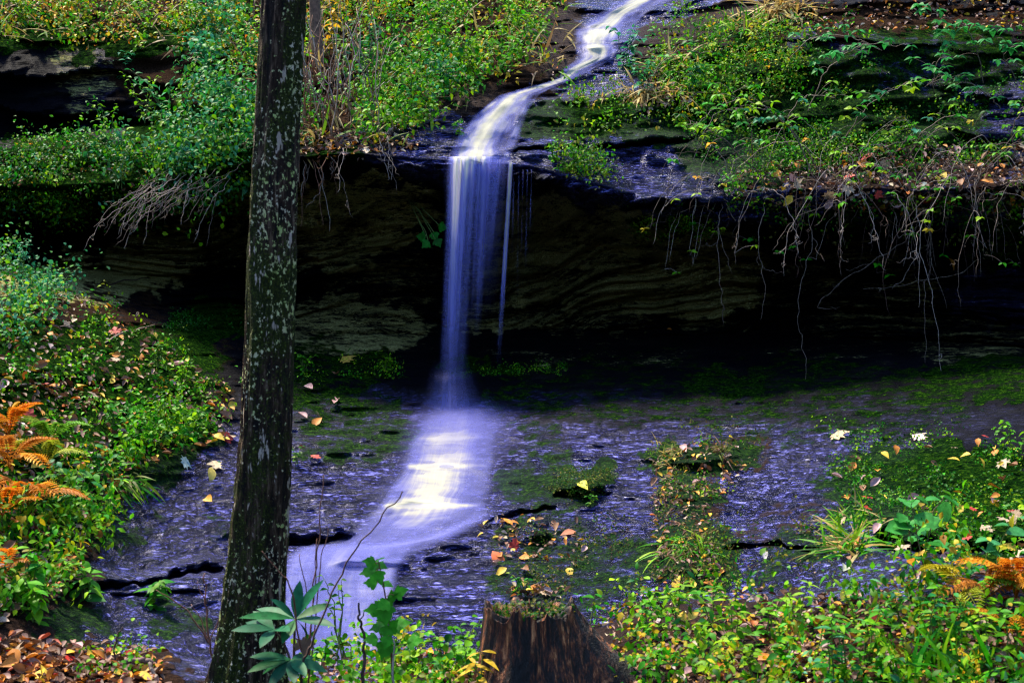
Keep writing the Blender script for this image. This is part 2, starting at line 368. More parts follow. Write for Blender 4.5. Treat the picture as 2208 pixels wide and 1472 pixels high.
def mat_terrain():
    m, N, L = new_mat('wet_rock_moss_soil')
    ge = nd(N, 'ShaderNodeNewGeometry'); P = ge.outputs['Position']
    mk = nd(N, 'ShaderNodeAttribute', attribute_name='mask'); sp = nd(N, 'ShaderNodeSeparateColor'); L.new(mk.outputs['Color'], sp.inputs[0])
    moss, soil, lich, wet = sp.outputs[0], sp.outputs[1], sp.outputs[2], mk.outputs['Alpha']
    v1 = mapping(N, L, P, (1.4, 2.2, 12), (0, R(-15), 0)); v2 = mapping(N, L, P, (6, 9, 40), (0, R(-7), 0)); v3 = mapping(N, L, P, (16, 22, 80))
    n1 = noise(N, L, v1, 1.4, 6, 0.6); n2 = noise(N, L, v2, 1.0, 5, 0.65, 0.6); n3 = noise(N, L, v3, 1.0, 3, 0.6)
    nb = noise(N, L, P, 9, 5, 0.6); nf = noise(N, L, P, 85, 4, 0.65)
    dry = ramp(N, L, n1.outputs['Fac'], [(0.38, (.0008, .0008, .0008)), (0.54, (.0025, .0026, .002)), (0.74, (.014, .013, .008))])  # rock outside the wet mask; recess and overhang shade put into its near-black
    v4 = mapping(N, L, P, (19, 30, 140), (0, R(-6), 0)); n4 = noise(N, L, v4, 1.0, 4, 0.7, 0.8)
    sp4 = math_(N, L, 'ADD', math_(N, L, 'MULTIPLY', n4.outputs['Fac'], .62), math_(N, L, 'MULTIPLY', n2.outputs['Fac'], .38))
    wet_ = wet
    wet_glints = ramp(N, L, sp4, [(0.475, (.0006, .0006, .003)), (0.522, (.005, .005, .028)), (0.56, (.05, .05, .27)), (0.64, (.38, .38, .95))])  # wet slate colour with sky glints painted in as blue-violet speckle
    rock = mixc(N, L, wet, dry.outputs[0], wet_glints.outputs[0])  # dry carries the painted recess and overhang shade
    # lichen film, thresholded against noise
    lt = math_(N, L, 'ADD', lich, math_(N, L, 'MULTIPLY', math_(N, L, 'ADD', math_(N, L, 'MULTIPLY', sp4, 1.1), math_(N, L, 'MULTIPLY', n1.outputs['Fac'], 0.5)), 1.0))
    lf = ramp(N, L, math_(N, L, 'MULTIPLY', lt, 0.5), [(.570, (0, 0, 0)), (.606, (1, 1, 1))]).outputs[0]
    lcol = ramp(N, L, nf.outputs['Fac'], [(0.3, (.18, .165, .035)), (0.7, (.70, .65, .27))])
    rock = mixc(N, L, lf, rock, lcol.outputs[0])
    scol = ramp(N, L, nf.outputs['Fac'], [(0.3, (.012, .007, .005)), (0.6, (.045, .024, .014)), (0.8, (.10, .055, .035))])
    sf = ramp(N, L, math_(N, L, 'ADD', soil, math_(N, L, 'MULTIPLY', math_(N, L, 'SUBTRACT', nb.outputs['Fac'], 0.5), 1.6)), [(0.42, (0, 0, 0)), (0.58, (1, 1, 1))]).outputs[0]
    rock = mixc(N, L, sf, rock, scol.outputs[0])
    nm = noise(N, L, P, 32, 5, 0.7); mcol = ramp(N, L, math_(N, L, 'ADD', math_(N, L, 'MULTIPLY', nm.outputs['Fac'], .6), math_(N, L, 'MULTIPLY', nf.outputs['Fac'], .4)), [(0.40, (.001, .005, .001)), (0.52, (.006, .032, .002)), (0.62, (.05, .12, .005))])
    mf = ramp(N, L, math_(N, L, 'ADD', moss, math_(N, L, 'MULTIPLY', math_(N, L, 'SUBTRACT', math_(N, L, 'ADD', math_(N, L, 'MULTIPLY', nb.outputs['Fac'], 0.7), math_(N, L, 'MULTIPLY', nf.outputs['Fac'], 0.3)), 0.5), 1.8)), [(0.42, (0, 0, 0)), (0.60, (1, 1, 1))]).outputs[0]
    colr = mixc(N, L, mf, rock, mcol.outputs[0])
    cov = math_(N, L, 'MAXIMUM', mf, math_(N, L, 'MAXIMUM', sf, lf))
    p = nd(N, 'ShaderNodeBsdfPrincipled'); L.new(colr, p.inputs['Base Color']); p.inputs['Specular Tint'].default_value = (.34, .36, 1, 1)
    wr = math_(N, L, 'SUBTRACT', 0.70, math_(N, L, 'MULTIPLY', wet, 0.46))
    rg = math_(N, L, 'ADD', wr, math_(N, L, 'MULTIPLY', cov, 0.5), True); L.new(rg, p.inputs['Roughness']); L.new(math_(N, L, 'MULTIPLY', math_(N, L, 'ADD', .08, math_(N, L, 'MULTIPLY', wet, .45)), math_(N, L, 'SUBTRACT', 1.0, math_(N, L, 'MULTIPLY', cov, 0.85))), p.inputs['Specular IOR Level'])
    L.new(math_(N, L, 'MULTIPLY', math_(N, L, 'MULTIPLY', wet, 0.16), math_(N, L, 'SUBTRACT', 1.0, math_(N, L, 'MULTIPLY', cov, 0.85))), p.inputs['Coat Weight'])
    p.inputs['Coat Roughness'].default_value = 0.26; p.inputs['Coat IOR'].default_value = 1.45
    hh = math_(N, L, 'ADD', math_(N, L, 'MULTIPLY', sp4, 1.2), math_(N, L, 'ADD', math_(N, L, 'MULTIPLY', n3.outputs['Fac'], 0.45), math_(N, L, 'MULTIPLY', nf.outputs['Fac'], math_(N, L, 'MULTIPLY', cov, 0.7))))
    bu = nd(N, 'ShaderNodeBump'); bu.inputs['Strength'].default_value = 1.0; bu.inputs['Distance'].default_value = 0.055
    L.new(hh, bu.inputs['Height']); L.new(bu.outputs[0], p.inputs['Normal']); L.new(bu.outputs[0], p.inputs['Coat Normal'])
    o = nd(N, 'ShaderNodeOutputMaterial'); L.new(p.outputs[0], o.inputs[0]); return m
TERR = mat_terrain()

def blobs(px, py, lst):
    m = np.zeros(px.shape)
    for (cx, cy, rx, ry, w) in lst:
        e = ((px-cx)/rx)**2+((py-cy)/ry)**2
        m = np.maximum(m, w*(1-sstep(0.55, 1.25, e)))
    return m
MOSS = [(2850,1050,560,260,.7),(2900,200,700,200,.7),(-700,350,520,120,.7),(-700,850,560,330,.7),(2900,560,600,120,.45),(-700,520,560,60,.4),(120,800,400,130,.8),(60,1000,240,260,.8),(330,930,150,110,.8),(470,690,130,45,.95),(700,790,190,70,.55),(1040,800,120,14,.7),(760,930,170,80,.58),(690,860,90,40,.6),(1100,870,120,30,.5),(1150,960,60,60,.5),
        (1340,830,330,90,.44),(1750,860,420,110,.48),(1560,820,120,40,.6),(2010,1060,260,130,.95),(2150,1100,180,120,.95),(1250,1035,90,32,.9),(1180,1040,110,70,.6),
        (1510,985,130,45,.8),(1490,1060,70,40,.75),(1475,1120,80,30,.65),(1490,1200,110,90,.9),(1330,1210,120,70,.6),(1200,1240,170,90,.55),(1160,1150,120,60,.55),(250,1145,60,50,.6),(310,1120,90,60,.4),(150,1350,100,45,.6),(390,1345,80,28,.6),(340,1300,70,18,.5),(450,1130,60,40,.45),
        (1240,260,140,50,.8),(1400,250,90,60,.7),(1600,250,180,180,.85),(1850,260,300,90,.8),(1900,320,260,40,.9),(1450,480,110,26,.75),(1750,200,200,120,.7),(2000,130,260,90,.6),
        (160,370,260,80,.85),(420,330,180,110,.8),(250,420,170,40,.8),(100,300,130,14,.7),(300,80,420,40,.85),(2160,520,90,60,.8),(2120,810,180,60,.6),(1900,470,200,30,.6),(1130,270,40,40,.3),
        (780,280,60,30,.5),(690,330,90,20,.6),(820,310,70,18,.5),(1540,1170,60,60,.6),(1720,1180,80,50,.6),(1650,1240,60,50,.5)]
SOIL = [(2950,1350,700,220,1.),(2950,50,800,160,.9),(-750,1250,600,300,1.),(-750,60,640,140,.9),(2850,400,560,60,.7),(-600,330,460,40,.5),(300,40,420,70,.9),(620,130,420,190,.9),(950,90,330,170,.95),(1140,60,130,90,.8),(1530,120,190,100,.8),(1850,40,420,45,.9),(1900,370,400,45,.7),(2100,400,260,50,.62),
        (160,1450,260,60,1.),(40,1150,190,330,.9),(200,800,330,200,.6),(1250,1250,150,120,.35),(1750,1420,700,140,1.),(1130,1150,90,40,.5),(900,1470,500,50,1.),(440,220,140,140,.7),(1490,1130,90,150,.6),(1560,980,110,50,.6),
        (1700,1150,110,80,.45)]
LICH = [(2800,650,500,80,.38),(-600,590,460,60,.44),(760,440,220,70,.42),(700,510,160,80,.38),(830,520,100,40,.44),(160,600,250,62,.52),(760,700,200,70,.40),(1150,500,140,100,.44),(1350,570,380,130,.40),(1480,620,200,70,.46),(1250,765,260,26,.26),(1780,750,160,36,.24),
        (340,550,130,70,.40),(2100,730,150,50,.30),(1750,600,340,100,.30),(185,180,80,70,.34),(150,120,60,30,.34),(560,490,160,110,.36),(1200,610,240,70,.38),(1400,690,220,24,.34),(1900,690,220,44,.30),(480,470,140,70,.36),(900,600,220,60,.30),(1100,690,160,30,.36)]
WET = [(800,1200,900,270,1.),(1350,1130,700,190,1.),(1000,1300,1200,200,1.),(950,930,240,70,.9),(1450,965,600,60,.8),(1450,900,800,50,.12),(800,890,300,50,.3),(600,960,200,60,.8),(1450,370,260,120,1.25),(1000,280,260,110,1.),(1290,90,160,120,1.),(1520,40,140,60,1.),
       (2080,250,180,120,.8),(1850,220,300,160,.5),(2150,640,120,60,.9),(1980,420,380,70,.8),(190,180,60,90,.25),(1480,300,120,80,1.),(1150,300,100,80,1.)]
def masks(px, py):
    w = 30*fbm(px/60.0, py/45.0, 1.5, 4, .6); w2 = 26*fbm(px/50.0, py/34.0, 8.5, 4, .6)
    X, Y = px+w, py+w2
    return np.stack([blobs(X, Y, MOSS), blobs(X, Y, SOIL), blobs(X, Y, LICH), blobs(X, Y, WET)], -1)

# terrain grid
gx = np.concatenate([np.linspace(-9000, -1500, 26)[:-1], np.linspace(-1500, -160, 70)[:-1], np.arange(-160, 2372, 3.2), np.linspace(2376, 3600, 66), np.linspace(3600, 11000, 26)[1:]])
mid = _kp[6:10].mean(0); tt = []
for k in range(KN-1):
    n = int(np.clip(abs(mid[k]-mid[k+1])/2.6, 8, 75)); tt.append(k+np.arange(n)/n)
tt = np.concatenate(tt+[[KN-1.0]])
kp, ky = keys_at(gx); kp = np.minimum.accumulate(kp-np.arange(KN)*1e-3, -1)
ti = np.minimum(tt.astype(int), KN-2); tf = tt-ti
PY = kp[:, ti]*(1-tf)+kp[:, ti+1]*tf; YY = ky[:, ti]*(1-tf)+ky[:, ti+1]*tf
PX = np.repeat(gx[:, None], len(tt), 1); TT = np.repeat(tt[None], len(gx), 0)
YD = YY+relief(TT, PX, PY, YY)
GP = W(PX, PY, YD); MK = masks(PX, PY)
def sheet(name, t0, t1, label):
    js = np.where((tt >= t0-1e-6) & (tt <= t1+1e-6))[0]; a, b = js[0], js[-1]+1
    if t1 < KN-1: b = min(b, len(tt))
    nx, ny = len(gx), b-a
    V = GP[:, a:b].reshape(-1, 3); i = np.arange(nx-1)[:, None]*ny+np.arange(ny-1)[None]
    F = np.stack([i, i+ny, i+ny+1, i+1], -1).reshape(-1, 4)
    o = link(name, mk_mesh(name, V, F, TERR, attrs={'mask': MK[:, a:b].reshape(-1, 4)}))
    return tag(o, label, None, None, 'structure')
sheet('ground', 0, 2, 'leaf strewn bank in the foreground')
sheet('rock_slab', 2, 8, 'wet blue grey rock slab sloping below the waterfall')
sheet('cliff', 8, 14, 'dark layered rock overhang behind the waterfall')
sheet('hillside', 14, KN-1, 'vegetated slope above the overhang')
# unseen ground behind the viewpoint, its rise shaped to control low sky light
bx = np.linspace(-26, 26, 80); by = np.concatenate([[3.6], np.linspace(3.0, -34, 60)])
BX, BY = np.meshgrid(bx, by, indexing='ij')
BZ = 0.527+0.10*fbm(BX*0.5, BY*0.5, 0.3, 3)*sstep(3.6, 2.4, BY)+0.18*np.maximum(0, -4-BY)+0.35*np.maximum(0, np.abs(BX)-11)*sstep(3.6, -3, BY)
i = np.arange(79)[:, None]*61+np.arange(60)[None]
mkb = np.zeros((80*61, 4)); mkb[:, 1] = 1
tag(link('ground', mk_mesh('ground', np.stack([BX, BY, BZ], -1).reshape(-1, 3), np.stack([i, i+1, i+62, i+61], -1).reshape(-1, 4), TERR, attrs={'mask': mkb})), 'unseen leaf covered ground behind the viewpoint, rise shaped to control low light', None, None, 'structure')


# ------------------------------------------------------------------ unseen trees added behind and beside the viewpoint to block low sky light
def light_blocking_wood():
    mb, tb = MB(), []
    spots = [(x, y) for x in np.linspace(-22, 22, 15) for y in (-9, -15)]+[(s*x, y) for s in (-1, 1) for x in (11.5, 16) for y in (-4, 1, 6, 11)]
    for k, (x, y) in enumerate(spots):
        if abs(x) < 10: continue
        x += rng.normal(0, .8); y += rng.normal(0, .8); z = max(0.4, .18*max(0, -4-y)+.35*max(0, abs(x)-11)); h = rng.uniform(9, 13) if abs(x) > 11 else rng.uniform(3.5, 5.5)
        V, F = tube(np.array([[x, y, z-1], [x, y, z+h*.5], [x+.2, y, z+h]]), [.22, .15, .03], 7); mb.add(V, F, (.05, .035, .025))
        m = 420; t = rng.uniform(.12, 1, m); r = (2.9*(1-t)+.5)*np.sqrt(rng.uniform(.1, 1, m)); a = rng.uniform(0, 6.28, m)
        q = np.stack([x+r*np.cos(a), y+r*np.sin(a), z+t*h], -1)
        leaves(mb, OVATE, q, np.stack([np.cos(a), np.sin(a), -.4+0*a], -1), UP+rng.normal(0, .4, (m, 3)), rng.uniform(.7, 1.3, m), pick([(.012, .05, .008), (.02, .07, .012), (.03, .08, .01)], m), 1.2)
    tag(mb.obj('light_blocking_forest', LEAF), 'unseen trees added around the viewpoint to block low sky light', None, None, 'stuff')
light_blocking_wood()
# ------------------------------------------------------------------ water
def mat_water(name, ucyc, vcyc, lo, hi, col=(.80, .84, .96), foam=(.56, .53, .40), amp=(.62, 1.12)):
    m, N, L = new_mat(name)
    uv = nd(N, 'ShaderNodeUVMap'); at = nd(N, 'ShaderNodeAttribute', attribute_name='dens')
    n1 = noise(N, L, mapping(N, L, uv.outputs[0], (ucyc, vcyc, 1)), 1.0, 4, 0.6, 0.25)
    n2 = noise(N, L, mapping(N, L, uv.outputs[0], (ucyc*4.3, vcyc*1.3, 1)), 1.0, 3, 0.6)
    s = math_(N, L, 'ADD', math_(N, L, 'MULTIPLY', n1.outputs['Fac'], 0.65), math_(N, L, 'MULTIPLY', n2.outputs['Fac'], 0.35))
    st = nd(N, 'ShaderNodeMapRange'); L.new(s, st.inputs[0]); st.inputs[1].default_value = lo; st.inputs[2].default_value = hi
    st.inputs[3].default_value = amp[0]; st.inputs[4].default_value = amp[1]
    n3 = noise(N, L, mapping(N, L, uv.outputs[0], (3.0, vcyc*8, 1)), 1.0, 4, 0.6, 1.2)
    hb = nd(N, 'ShaderNodeMapRange'); L.new(n3.outputs['Fac'], hb.inputs[0]); hb.inputs[1].default_value = .3; hb.inputs[2].default_value = .7; hb.inputs[3].default_value = .86; hb.inputs[4].default_value = 1.14
    a = math_(N, L, 'MULTIPLY', math_(N, L, 'MULTIPLY', at.outputs['Fac'], hb.outputs[0]), st.outputs[0], True)
    cm = nd(N, 'ShaderNodeMapRange', interpolation_type='SMOOTHSTEP'); L.new(math_(N, L, 'MULTIPLY', at.outputs['Fac'], math_(N, L, 'MULTIPLY', hb.outputs[0], st.outputs[0])), cm.inputs[0]); cm.inputs[1].default_value = .40; cm.inputs[2].default_value = .90
    cc = mixc(N, L, cm.outputs[0], col, foam)
    d = nd(N, 'ShaderNodeBsdfPrincipled'); L.new(cc, d.inputs['Base Color']); d.inputs['Roughness'].default_value = 0.5
    d.inputs['Specular IOR Level'].default_value = 0.25
    t = nd(N, 'ShaderNodeBsdfTranslucent'); L.new(cc, t.inputs['Color'])
    x = nd(N, 'ShaderNodeMixShader'); x.inputs[0].default_value = 0.35; L.new(d.outputs[0], x.inputs[1]); L.new(t.outputs[0], x.inputs[2])
    tr = nd(N, 'ShaderNodeBsdfTransparent'); y = nd(N, 'ShaderNodeMixShader')
    L.new(a, y.inputs[0]); L.new(tr.outputs[0], y.inputs[1]); L.new(x.outputs[0], y.inputs[2])
    o = nd(N, 'ShaderNodeOutputMaterial'); L.new(y.outputs[0], o.inputs[0]); return m
WCAS = mat_water('cascade_water', 17, 3.2, .16, .80, (.20, .21, .60)); WFALL = mat_water('falling_water', 13, .35, .30, .68, (.36, .37, .95), (.92, .86, .64), (.30, 1.3)); WMIST = mat_water('misty_water', 4, 4.0, -.6, 1.6, (.17, .178, .54))
def bump1(u, c, w): return np.exp(-((u-c)/w)**2)
def cascade(rows, nu, off, densf, seed, per=5.0):
    """rows: (py, left px, right px, strength); hugs the rock"""
    rows = np.array(rows, float); q = np.linspace(0, len(rows)-1, max(8, int(abs(rows[0, 0]-rows[-1, 0])/per)))
    idx = np.arange(len(rows)); py, l, r, st = [np.interp(q, idx, rows[:, k]) for k in range(4)]
    u = np.linspace(0, 1, nu); U = np.repeat(u[None], len(q), 0)
    PX_ = l[:, None]+(r-l)[:, None]*U+4*vnoise(U*3, py[:, None]/30.0, seed); PY_ = np.repeat(py[:, None], nu, 1)
    Y = surfY(PX_, PY_)
    k = 9
    Ys = Y.copy()
    for _ in range(k): Ys[1:-1] = np.minimum(Ys[1:-1], (Ys[:-2]+Ys[1:-1]+Ys[2:])/3)
    V = W(PX_, PY_, Ys-off).reshape(-1, 3)
    i = np.arange(len(q)-1)[:, None]*nu+np.arange(nu-1)[None]; F = np.stack([i, i+1, i+nu+1, i+nu], -1).reshape(-1, 4)
    V_ = np.repeat(py[:, None]/400.0, nu, 1)
    D = densf(U, PY_, PX_)*st[:, None]*sstep(0, .10, U)*sstep(1, .90, U)
    return V, F, D.ravel(), np.stack([U.ravel()+seed*3.1, V_.ravel()], -1)
def join_water(name, parts, mat, label, cat=None):
    V, F, D, U, n = [], [], [], [], 0
    for v, f, d, u in parts: V.append(v); F.append(f+n); D.append(d); U.append(u); n += len(v)
    o = link(name, mk_mesh(name, np.concatenate(V), np.concatenate(F), mat, attrs={'dens': np.concatenate(D)}, uv=np.concatenate(U)))
    return tag(o, label, cat, None, 'structure')
one = lambda U, y, x: np.ones_like(U)
up_rows = [(-60,1400,1640,.8),(0,1335,1450,.9),(30,1285,1392,.85),(62,1238,1372,.75),(70,1238,1366,1.1),(95,1236,1356,.7),(102,1238,1352,1.0),(125,1246,1336,.8),(150,1214,1282,.95),(168,1206,1248,.9),(180,1170,1222,.85),(192,1120,1190,1.1),(206,1074,1160,1.2),(230,1044,1148,1.35),(262,1008,1136,1.3),(300,982,1120,1.35),(318,972,1114,1.1),(328,968,1112,1.45),(346,961,1108,1.4),(354,958,1106,1.3)]
join_water('stream', [cascade(up_rows, 70, .05, lambda U, y, x: .22+.95*np.exp(-((U-.42)/.24)**2)+.22*vnoise(U*9, y/14.0, 3), 1, 3.0),
                      cascade(up_rows[11:], 50, .08, lambda U, y, x: .8*np.exp(-((U-.40)/.2)**2), 2)], WCAS, 'white stream running down the slope to the lip of the fall')
low_rows = [(872,930,1060,.0),(890,922,1085,.45),(905,905,1090,.55),(925,893,1085,.7),(938,888,1080,.85),(944,885,1078,1.15),(952,882,1076,.8),(980,872,1072,.8),(996,866,1068,.9),(1004,862,1066,1.35),(1013,858,1066,.85),(1040,842,1064,.85),(1070,822,1060,.8),(1082,814,1058,1.0),(1089,808,1056,1.45),(1098,800,1054,.8),(1120,778,1046,.7),(1145,745,1016,.7),(1168,722,960,.75),(1178,650,940,.8),(1200,622,890,.95),(1230,605,870,.95),(1280,598,855,.9),(1340,600,842,.9),(1400,610,828,.85),(1440,620,818,.6)]
core = lambda U, y, x: .28+(.22+.85*sstep(1200, 1080, y))*np.exp(-((U-.43)/.32)**2)*.86+.12*vnoise(U*6, y/9.0, 3)
wide = [(870,890,1150,.0),(895,866,1150,.34),(960,836,1150,.36),(1040,796,1150,.34),(1100,776,1140,.34),(1140,735,1070,.3),(1170,700,990,.25),(1200,650,930,.2)]
edge = [(1090,1010,1090,.0),(1118,985,1062,.8),(1140,930,1030,.9),(1160,880,985,1.0),(1176,760,930,1.0),(1186,660,860,.9),(1200,640,820,.0)]
join_water('stream', [cascade(low_rows, 80, .03, core, 4, 3.0), cascade([(1170,650,930,0),(1180,632,900,.8),(1200,614,880,.95),(1230,603,865,.95),(1300,594,850,.95),(1360,598,840,.95),(1440,610,822,.9),(1480,610,822,.8)], 60, .10, lambda U, y, x: .52+.16*vnoise(U*7, y/60.0, 4), 11, 4.0), cascade(edge, 40, .05, lambda U, y, x: .55*np.exp(-((U-.5)/.25)**2), 6)], WCAS, 'silky lower cascade sliding over the wet slab')
join_water('stream', [cascade(wide, 60, .02, lambda U, y, x: .85*np.exp(-((U-.42)/.27)**2), 5), cascade([(850,900,1060,0),(880,890,1120,.35),(910,870,1130,.55),(950,860,1120,.4),(1000,850,1090,.2),(1040,840,1070,0)], 40, .07, lambda U, y, x: np.exp(-((U-.48)/.3)**2), 9)], WMIST, 'thin veil of spray and water film around the lower cascade')
def curtain(px0, px1, bx0, bx1, py0, py1, Y0, Y1, densf, seed, nu=26, nv=70):
    u = np.linspace(0, 1, nu); v = np.linspace(0, 1, nv); U, V = np.meshgrid(u, v)
    zt = py0+(py1-py0)*V
    PX_ = (px0+(px1-px0)*U)*(1-V)+(bx0+(bx1-bx0)*U)*V
    Y = Y0+(Y1-Y0)*np.sqrt(np.clip(V*3, 0, 1))+.03*np.sin(U*7+seed)+.025*vnoise(U*12, V*1.5, seed)
    P = W(PX_, zt, Y).reshape(-1, 3)
    i = np.arange(nv-1)[:, None]*nu+np.arange(nu-1)[None]; F = np.stack([i, i+1, i+nu+1, i+nu], -1).reshape(-1, 4)
    D = densf(U, V)*sstep(0, .22, U)*sstep(1, .78, U)
    return P, F, D.ravel(), np.stack([U.ravel()*abs(px1-px0)/140+seed*2.7, V.ravel()*abs(py1-py0)/500], -1)
fall = [curtain(964,1040,940,1006,338,900,9.43,9.30,lambda U, V: (1.05*np.exp(-V*4.5)+.62-.3*V)*np.exp(-((U-.42)/.38)**2)*(.85+.45*vnoise(U*9, V*.6, 2.0))*sstep(1.0, .70, V), 1, 40, 90),
        curtain(968,1016,956,992,340,880,9.40,9.30,lambda U, V: (1.0-.75*V)*np.exp(-((U-.45)/.32)**2)*sstep(1.0, .6, V), 2, 20, 80),
        curtain(958,1104,946,1076,340,700,9.45,9.36,lambda U, V: .26*(1-V)**1.5, 3, 50),
        curtain(958,1108,952,1098,338,430,9.47,9.42,lambda U, V: 1.15*(1-V)**1.1*(1.05-.75*sstep(.45, .95, U))*(.7+.5*vnoise(U*14, 1.0, 2.0)), 7, 60, 24),
        curtain(1026,1064,1010,1036,343,740,9.44,9.38,lambda U, V: (.62-.5*V)*sstep(1, .6, V), 4, 16),
        curtain(1058,1084,1038,1054,344,640,9.46,9.40,lambda U, V: (.42-.36*V)*sstep(1, .5, V), 5, 14),
        curtain(1096,1107,1068,1080,350,800,9.46,9.38,lambda U, V: (.95-.4*V)*sstep(1, .45, V), 6, 9),
        curtain(930,1020,890,1070,770,915,9.34,9.00,lambda U, V: .62*(.3+.7*V)*sstep(0, .6, V)*sstep(1, .75, V)*np.exp(-((U-.45)/.3)**2), 8, 30, 24)]
for k, (a, b) in enumerate([(1119, 640), (1128, 560), (1137, 600), (1146, 520), (1108, 560)]):
    fall.append(curtain(a-2, a+2, a-6, a-2, 366, b, 9.5, 9.47, lambda U, V: (.25+.07*k)*(1-V)*(.6+.5*np.sin(V*9+k)), 10+k, 5, 30))
join_water('waterfall', fall, WFALL, 'thin silky waterfall dropping in front of the dark overhang', 'waterfall')

# ------------------------------------------------------------------ stuff: ground cover, moss tufts, leaf litter
def cover(mb, poly, ncl, nper, rad, size, tm, pal, lift=0.03, up=0.5, clumpvar=0.5, dens=None, cam_=0.35, wid=(0.8, 1.15), hmax=0.0):
    c = inpoly(poly, int(ncl*1.6)); size = size*.68; rad = rad*.9; hmax = hmax*.75
    c = c[rng.uniform(0, 1, len(c)) < sstep(-.5, .12, fbm(c[:, 0]/55, c[:, 1]/34, 21.0, 3))+.05]
    if dens is not None:
        c = c[rng.uniform(0, 1, len(c)) < dens(c[:, 0], c[:, 1])]
    if not len(c): return
    P, n = surf(c[:, 0], c[:, 1]); k = len(c)
    tone = pick(pal, k, clumpvar)
    r = rad*rng.uniform(.6, 1.4, k)
    idx = np.repeat(np.arange(k), nper); m = len(idx)
    o = rng.normal(0, 1, (m, 3))*r[idx][:, None]*.55
    nn = n[idx]; h = np.abs(rng.normal(0, 1, m))*r[idx]*.8+lift+hmax*rng.uniform(0, 1, m)*(2.4*np.clip(fbm(c[:, 0]/48, c[:, 1]/30, 13.0, 3)+.35, 0, 1.4))[idx]
    o = o-nn*(o*nn).sum(1, keepdims=True)
    pos = P[idx]+o+nn*h[:, None]
    ln = nrm(nn*.5+UP*up+TOCAM*cam_+rng.normal(0, .45, (m, 3)))
    d = nrm(o*6+rng.normal(0, .6, (m, 3))+np.array([0, 0, -.25])); 
    s = size*rng.uniform(.55, 1.35, m)
    col = tone[idx]*.75+pick(pal, m, .2)*.25; col = col*rng.uniform(.8, 1.2, (m, 1))
    leaves(mb, tm, pos, d, ln, s, col, rng.uniform(wid[0], wid[1], m))
def litter(mb, poly, n, size, pal, tm=CURL, lift=.012, dens=None):
    n = int(n*1.5); size = size*.72
    c = inpoly(poly, n)
    if dens is not None: c = c[rng.uniform(0, 1, len(c)) < dens(c[:, 0], c[:, 1])]
    P, nn = surf(c[:, 0], c[:, 1]); m = len(c)
    ln = nrm(nn+.5*UP+rng.normal(0, .45, (m, 3))); d = rng.normal(0, 1, (m, 3)); d -= ln*(d*ln).sum(1, keepdims=True)
    leaves(mb, tm, P+nn*lift*rng.uniform(.3, 2.2, (m, 1)), d, ln, size*rng.uniform(.55, 1.4, m), pick(pal, m, .35), rng.uniform(.7, 1.3, m))
def blades(mb, pts, n, ln_, pal, spread=.05, droop=1.0):
    P, nn = pts; k = len(P); idx = np.repeat(np.arange(k), n); m = len(idx)
    pos = P[idx]+rng.normal(0, spread, (m, 3)); pos[:, 1] -= .01
    d = nrm(nn[idx]*.6+rng.normal(0, .5, (m, 3))+np.array([0, -.3, -.35*droop])); 
    leaves(mb, BLADE, pos, d, nrm(UP+TOCAM*.6+rng.normal(0, .3, (m, 3))), ln_*rng.uniform(.5, 1.3, m), pick(pal, m, .3), 1.2)
bare = lambda px, py: 1-np.clip(blobs(px, py, [(735,200,90,140,.97),(690,290,70,50,.8),(860,330,90,30,1.),(1060,270,140,110,1.),(1290,90,110,130,1.),(1170,200,60,40,1.)]), 0, 1)
LB_ = mixpal((BR, 4), (PA, 1), (OR, 1), (YL, 1))
U_LEFT = [(-120,-60),(1230,-60),(1240,60),(1215,160),(1080,190),(990,250),(900,300),(760,315),(640,320),(560,180),(420,110),(-120,85)]
LEDGE_L = [(-120,330),(130,290),(300,300),(400,200),(560,120),(640,200),(660,330),(540,370),(440,400),(300,410),(-120,430)]
U_RIGHT = [(1400,90),(1500,-10),(1560,60),(1750,60),(1720,200),(1530,310),(1460,300),(1330,290),(1200,320),(1180,230),(1260,180),(1340,150)]
L_BANK = [(-120,560),(60,590),(130,640),(250,650),(330,720),(420,790),(500,850),(480,960),(400,985),(300,1010),(230,1120),(170,1240),(60,1330),(-120,1400)]
R_MOSS = [(1800,990),(1900,950),(2330,940),(2330,1230),(2000,1260),(1830,1240),(1790,1130)]
R_FORE = [(1330,1400),(1290,1345),(1380,1290),(1560,1280),(1800,1290),(1990,1250),(2330,1190),(2330,1560),(1380,1560)]
M_FORE = [(650,1430),(760,1410),(900,1410),(1060,1420),(1060,1540),(650,1540)]
STRIP = [(1400,1000),(1480,960),(1590,960),(1610,1010),(1540,1080),(1530,1160),(1570,1260),(1430,1270),(1410,1120)]
pat = lambda s, a, b, z: (lambda px, py: sstep(a, b, fbm(px/s, py/s*1.3, z, 3)))
GC = mixpal((G, 5), (T_, 1), (YL, 1))
mb = MB()
cover(mb, U_LEFT, 1500, 9, .10, .052, OVATE, mixpal((G, 6), (YL, 1)), .02, .5, dens=bare, hmax=.08)
cover(mb, U_LEFT, 620, 8, .09, .055, OVATE, mixpal((YL, 3), (OR, 2), ([(.20,.36,.006)], 3)), .03, .5, dens=lambda px, py: bare(px, py)*np.clip(1.2-px/900, .1, 1), hmax=.08)
cover(mb, [(-120,-60),(1230,-60),(1230,30),(1000,70),(600,90),(380,90),(-120,70)], 240, 8, .09, .052, LANCE, mixpal((YL, 2), ([(.22,.38,.006)], 3), (OR, 1)), .05, .5, dens=bare, hmax=.14, wid=(1.3, 2.0))
cover(mb, [(380,-60),(560,-60),(570,340),(470,390),(330,400),(430,250)], 300, 9, .12, .060, OVATE, mixpal((T_, 3), (G, 2)), .05, .5, hmax=.22)
cover(mb, [(760,120),(980,20),(1060,180),(960,250),(840,300),(760,300)], 300, 9, .12, .058, OVATE, mixpal((T_, 1), (G, 4)), .05, .5, hmax=.2)
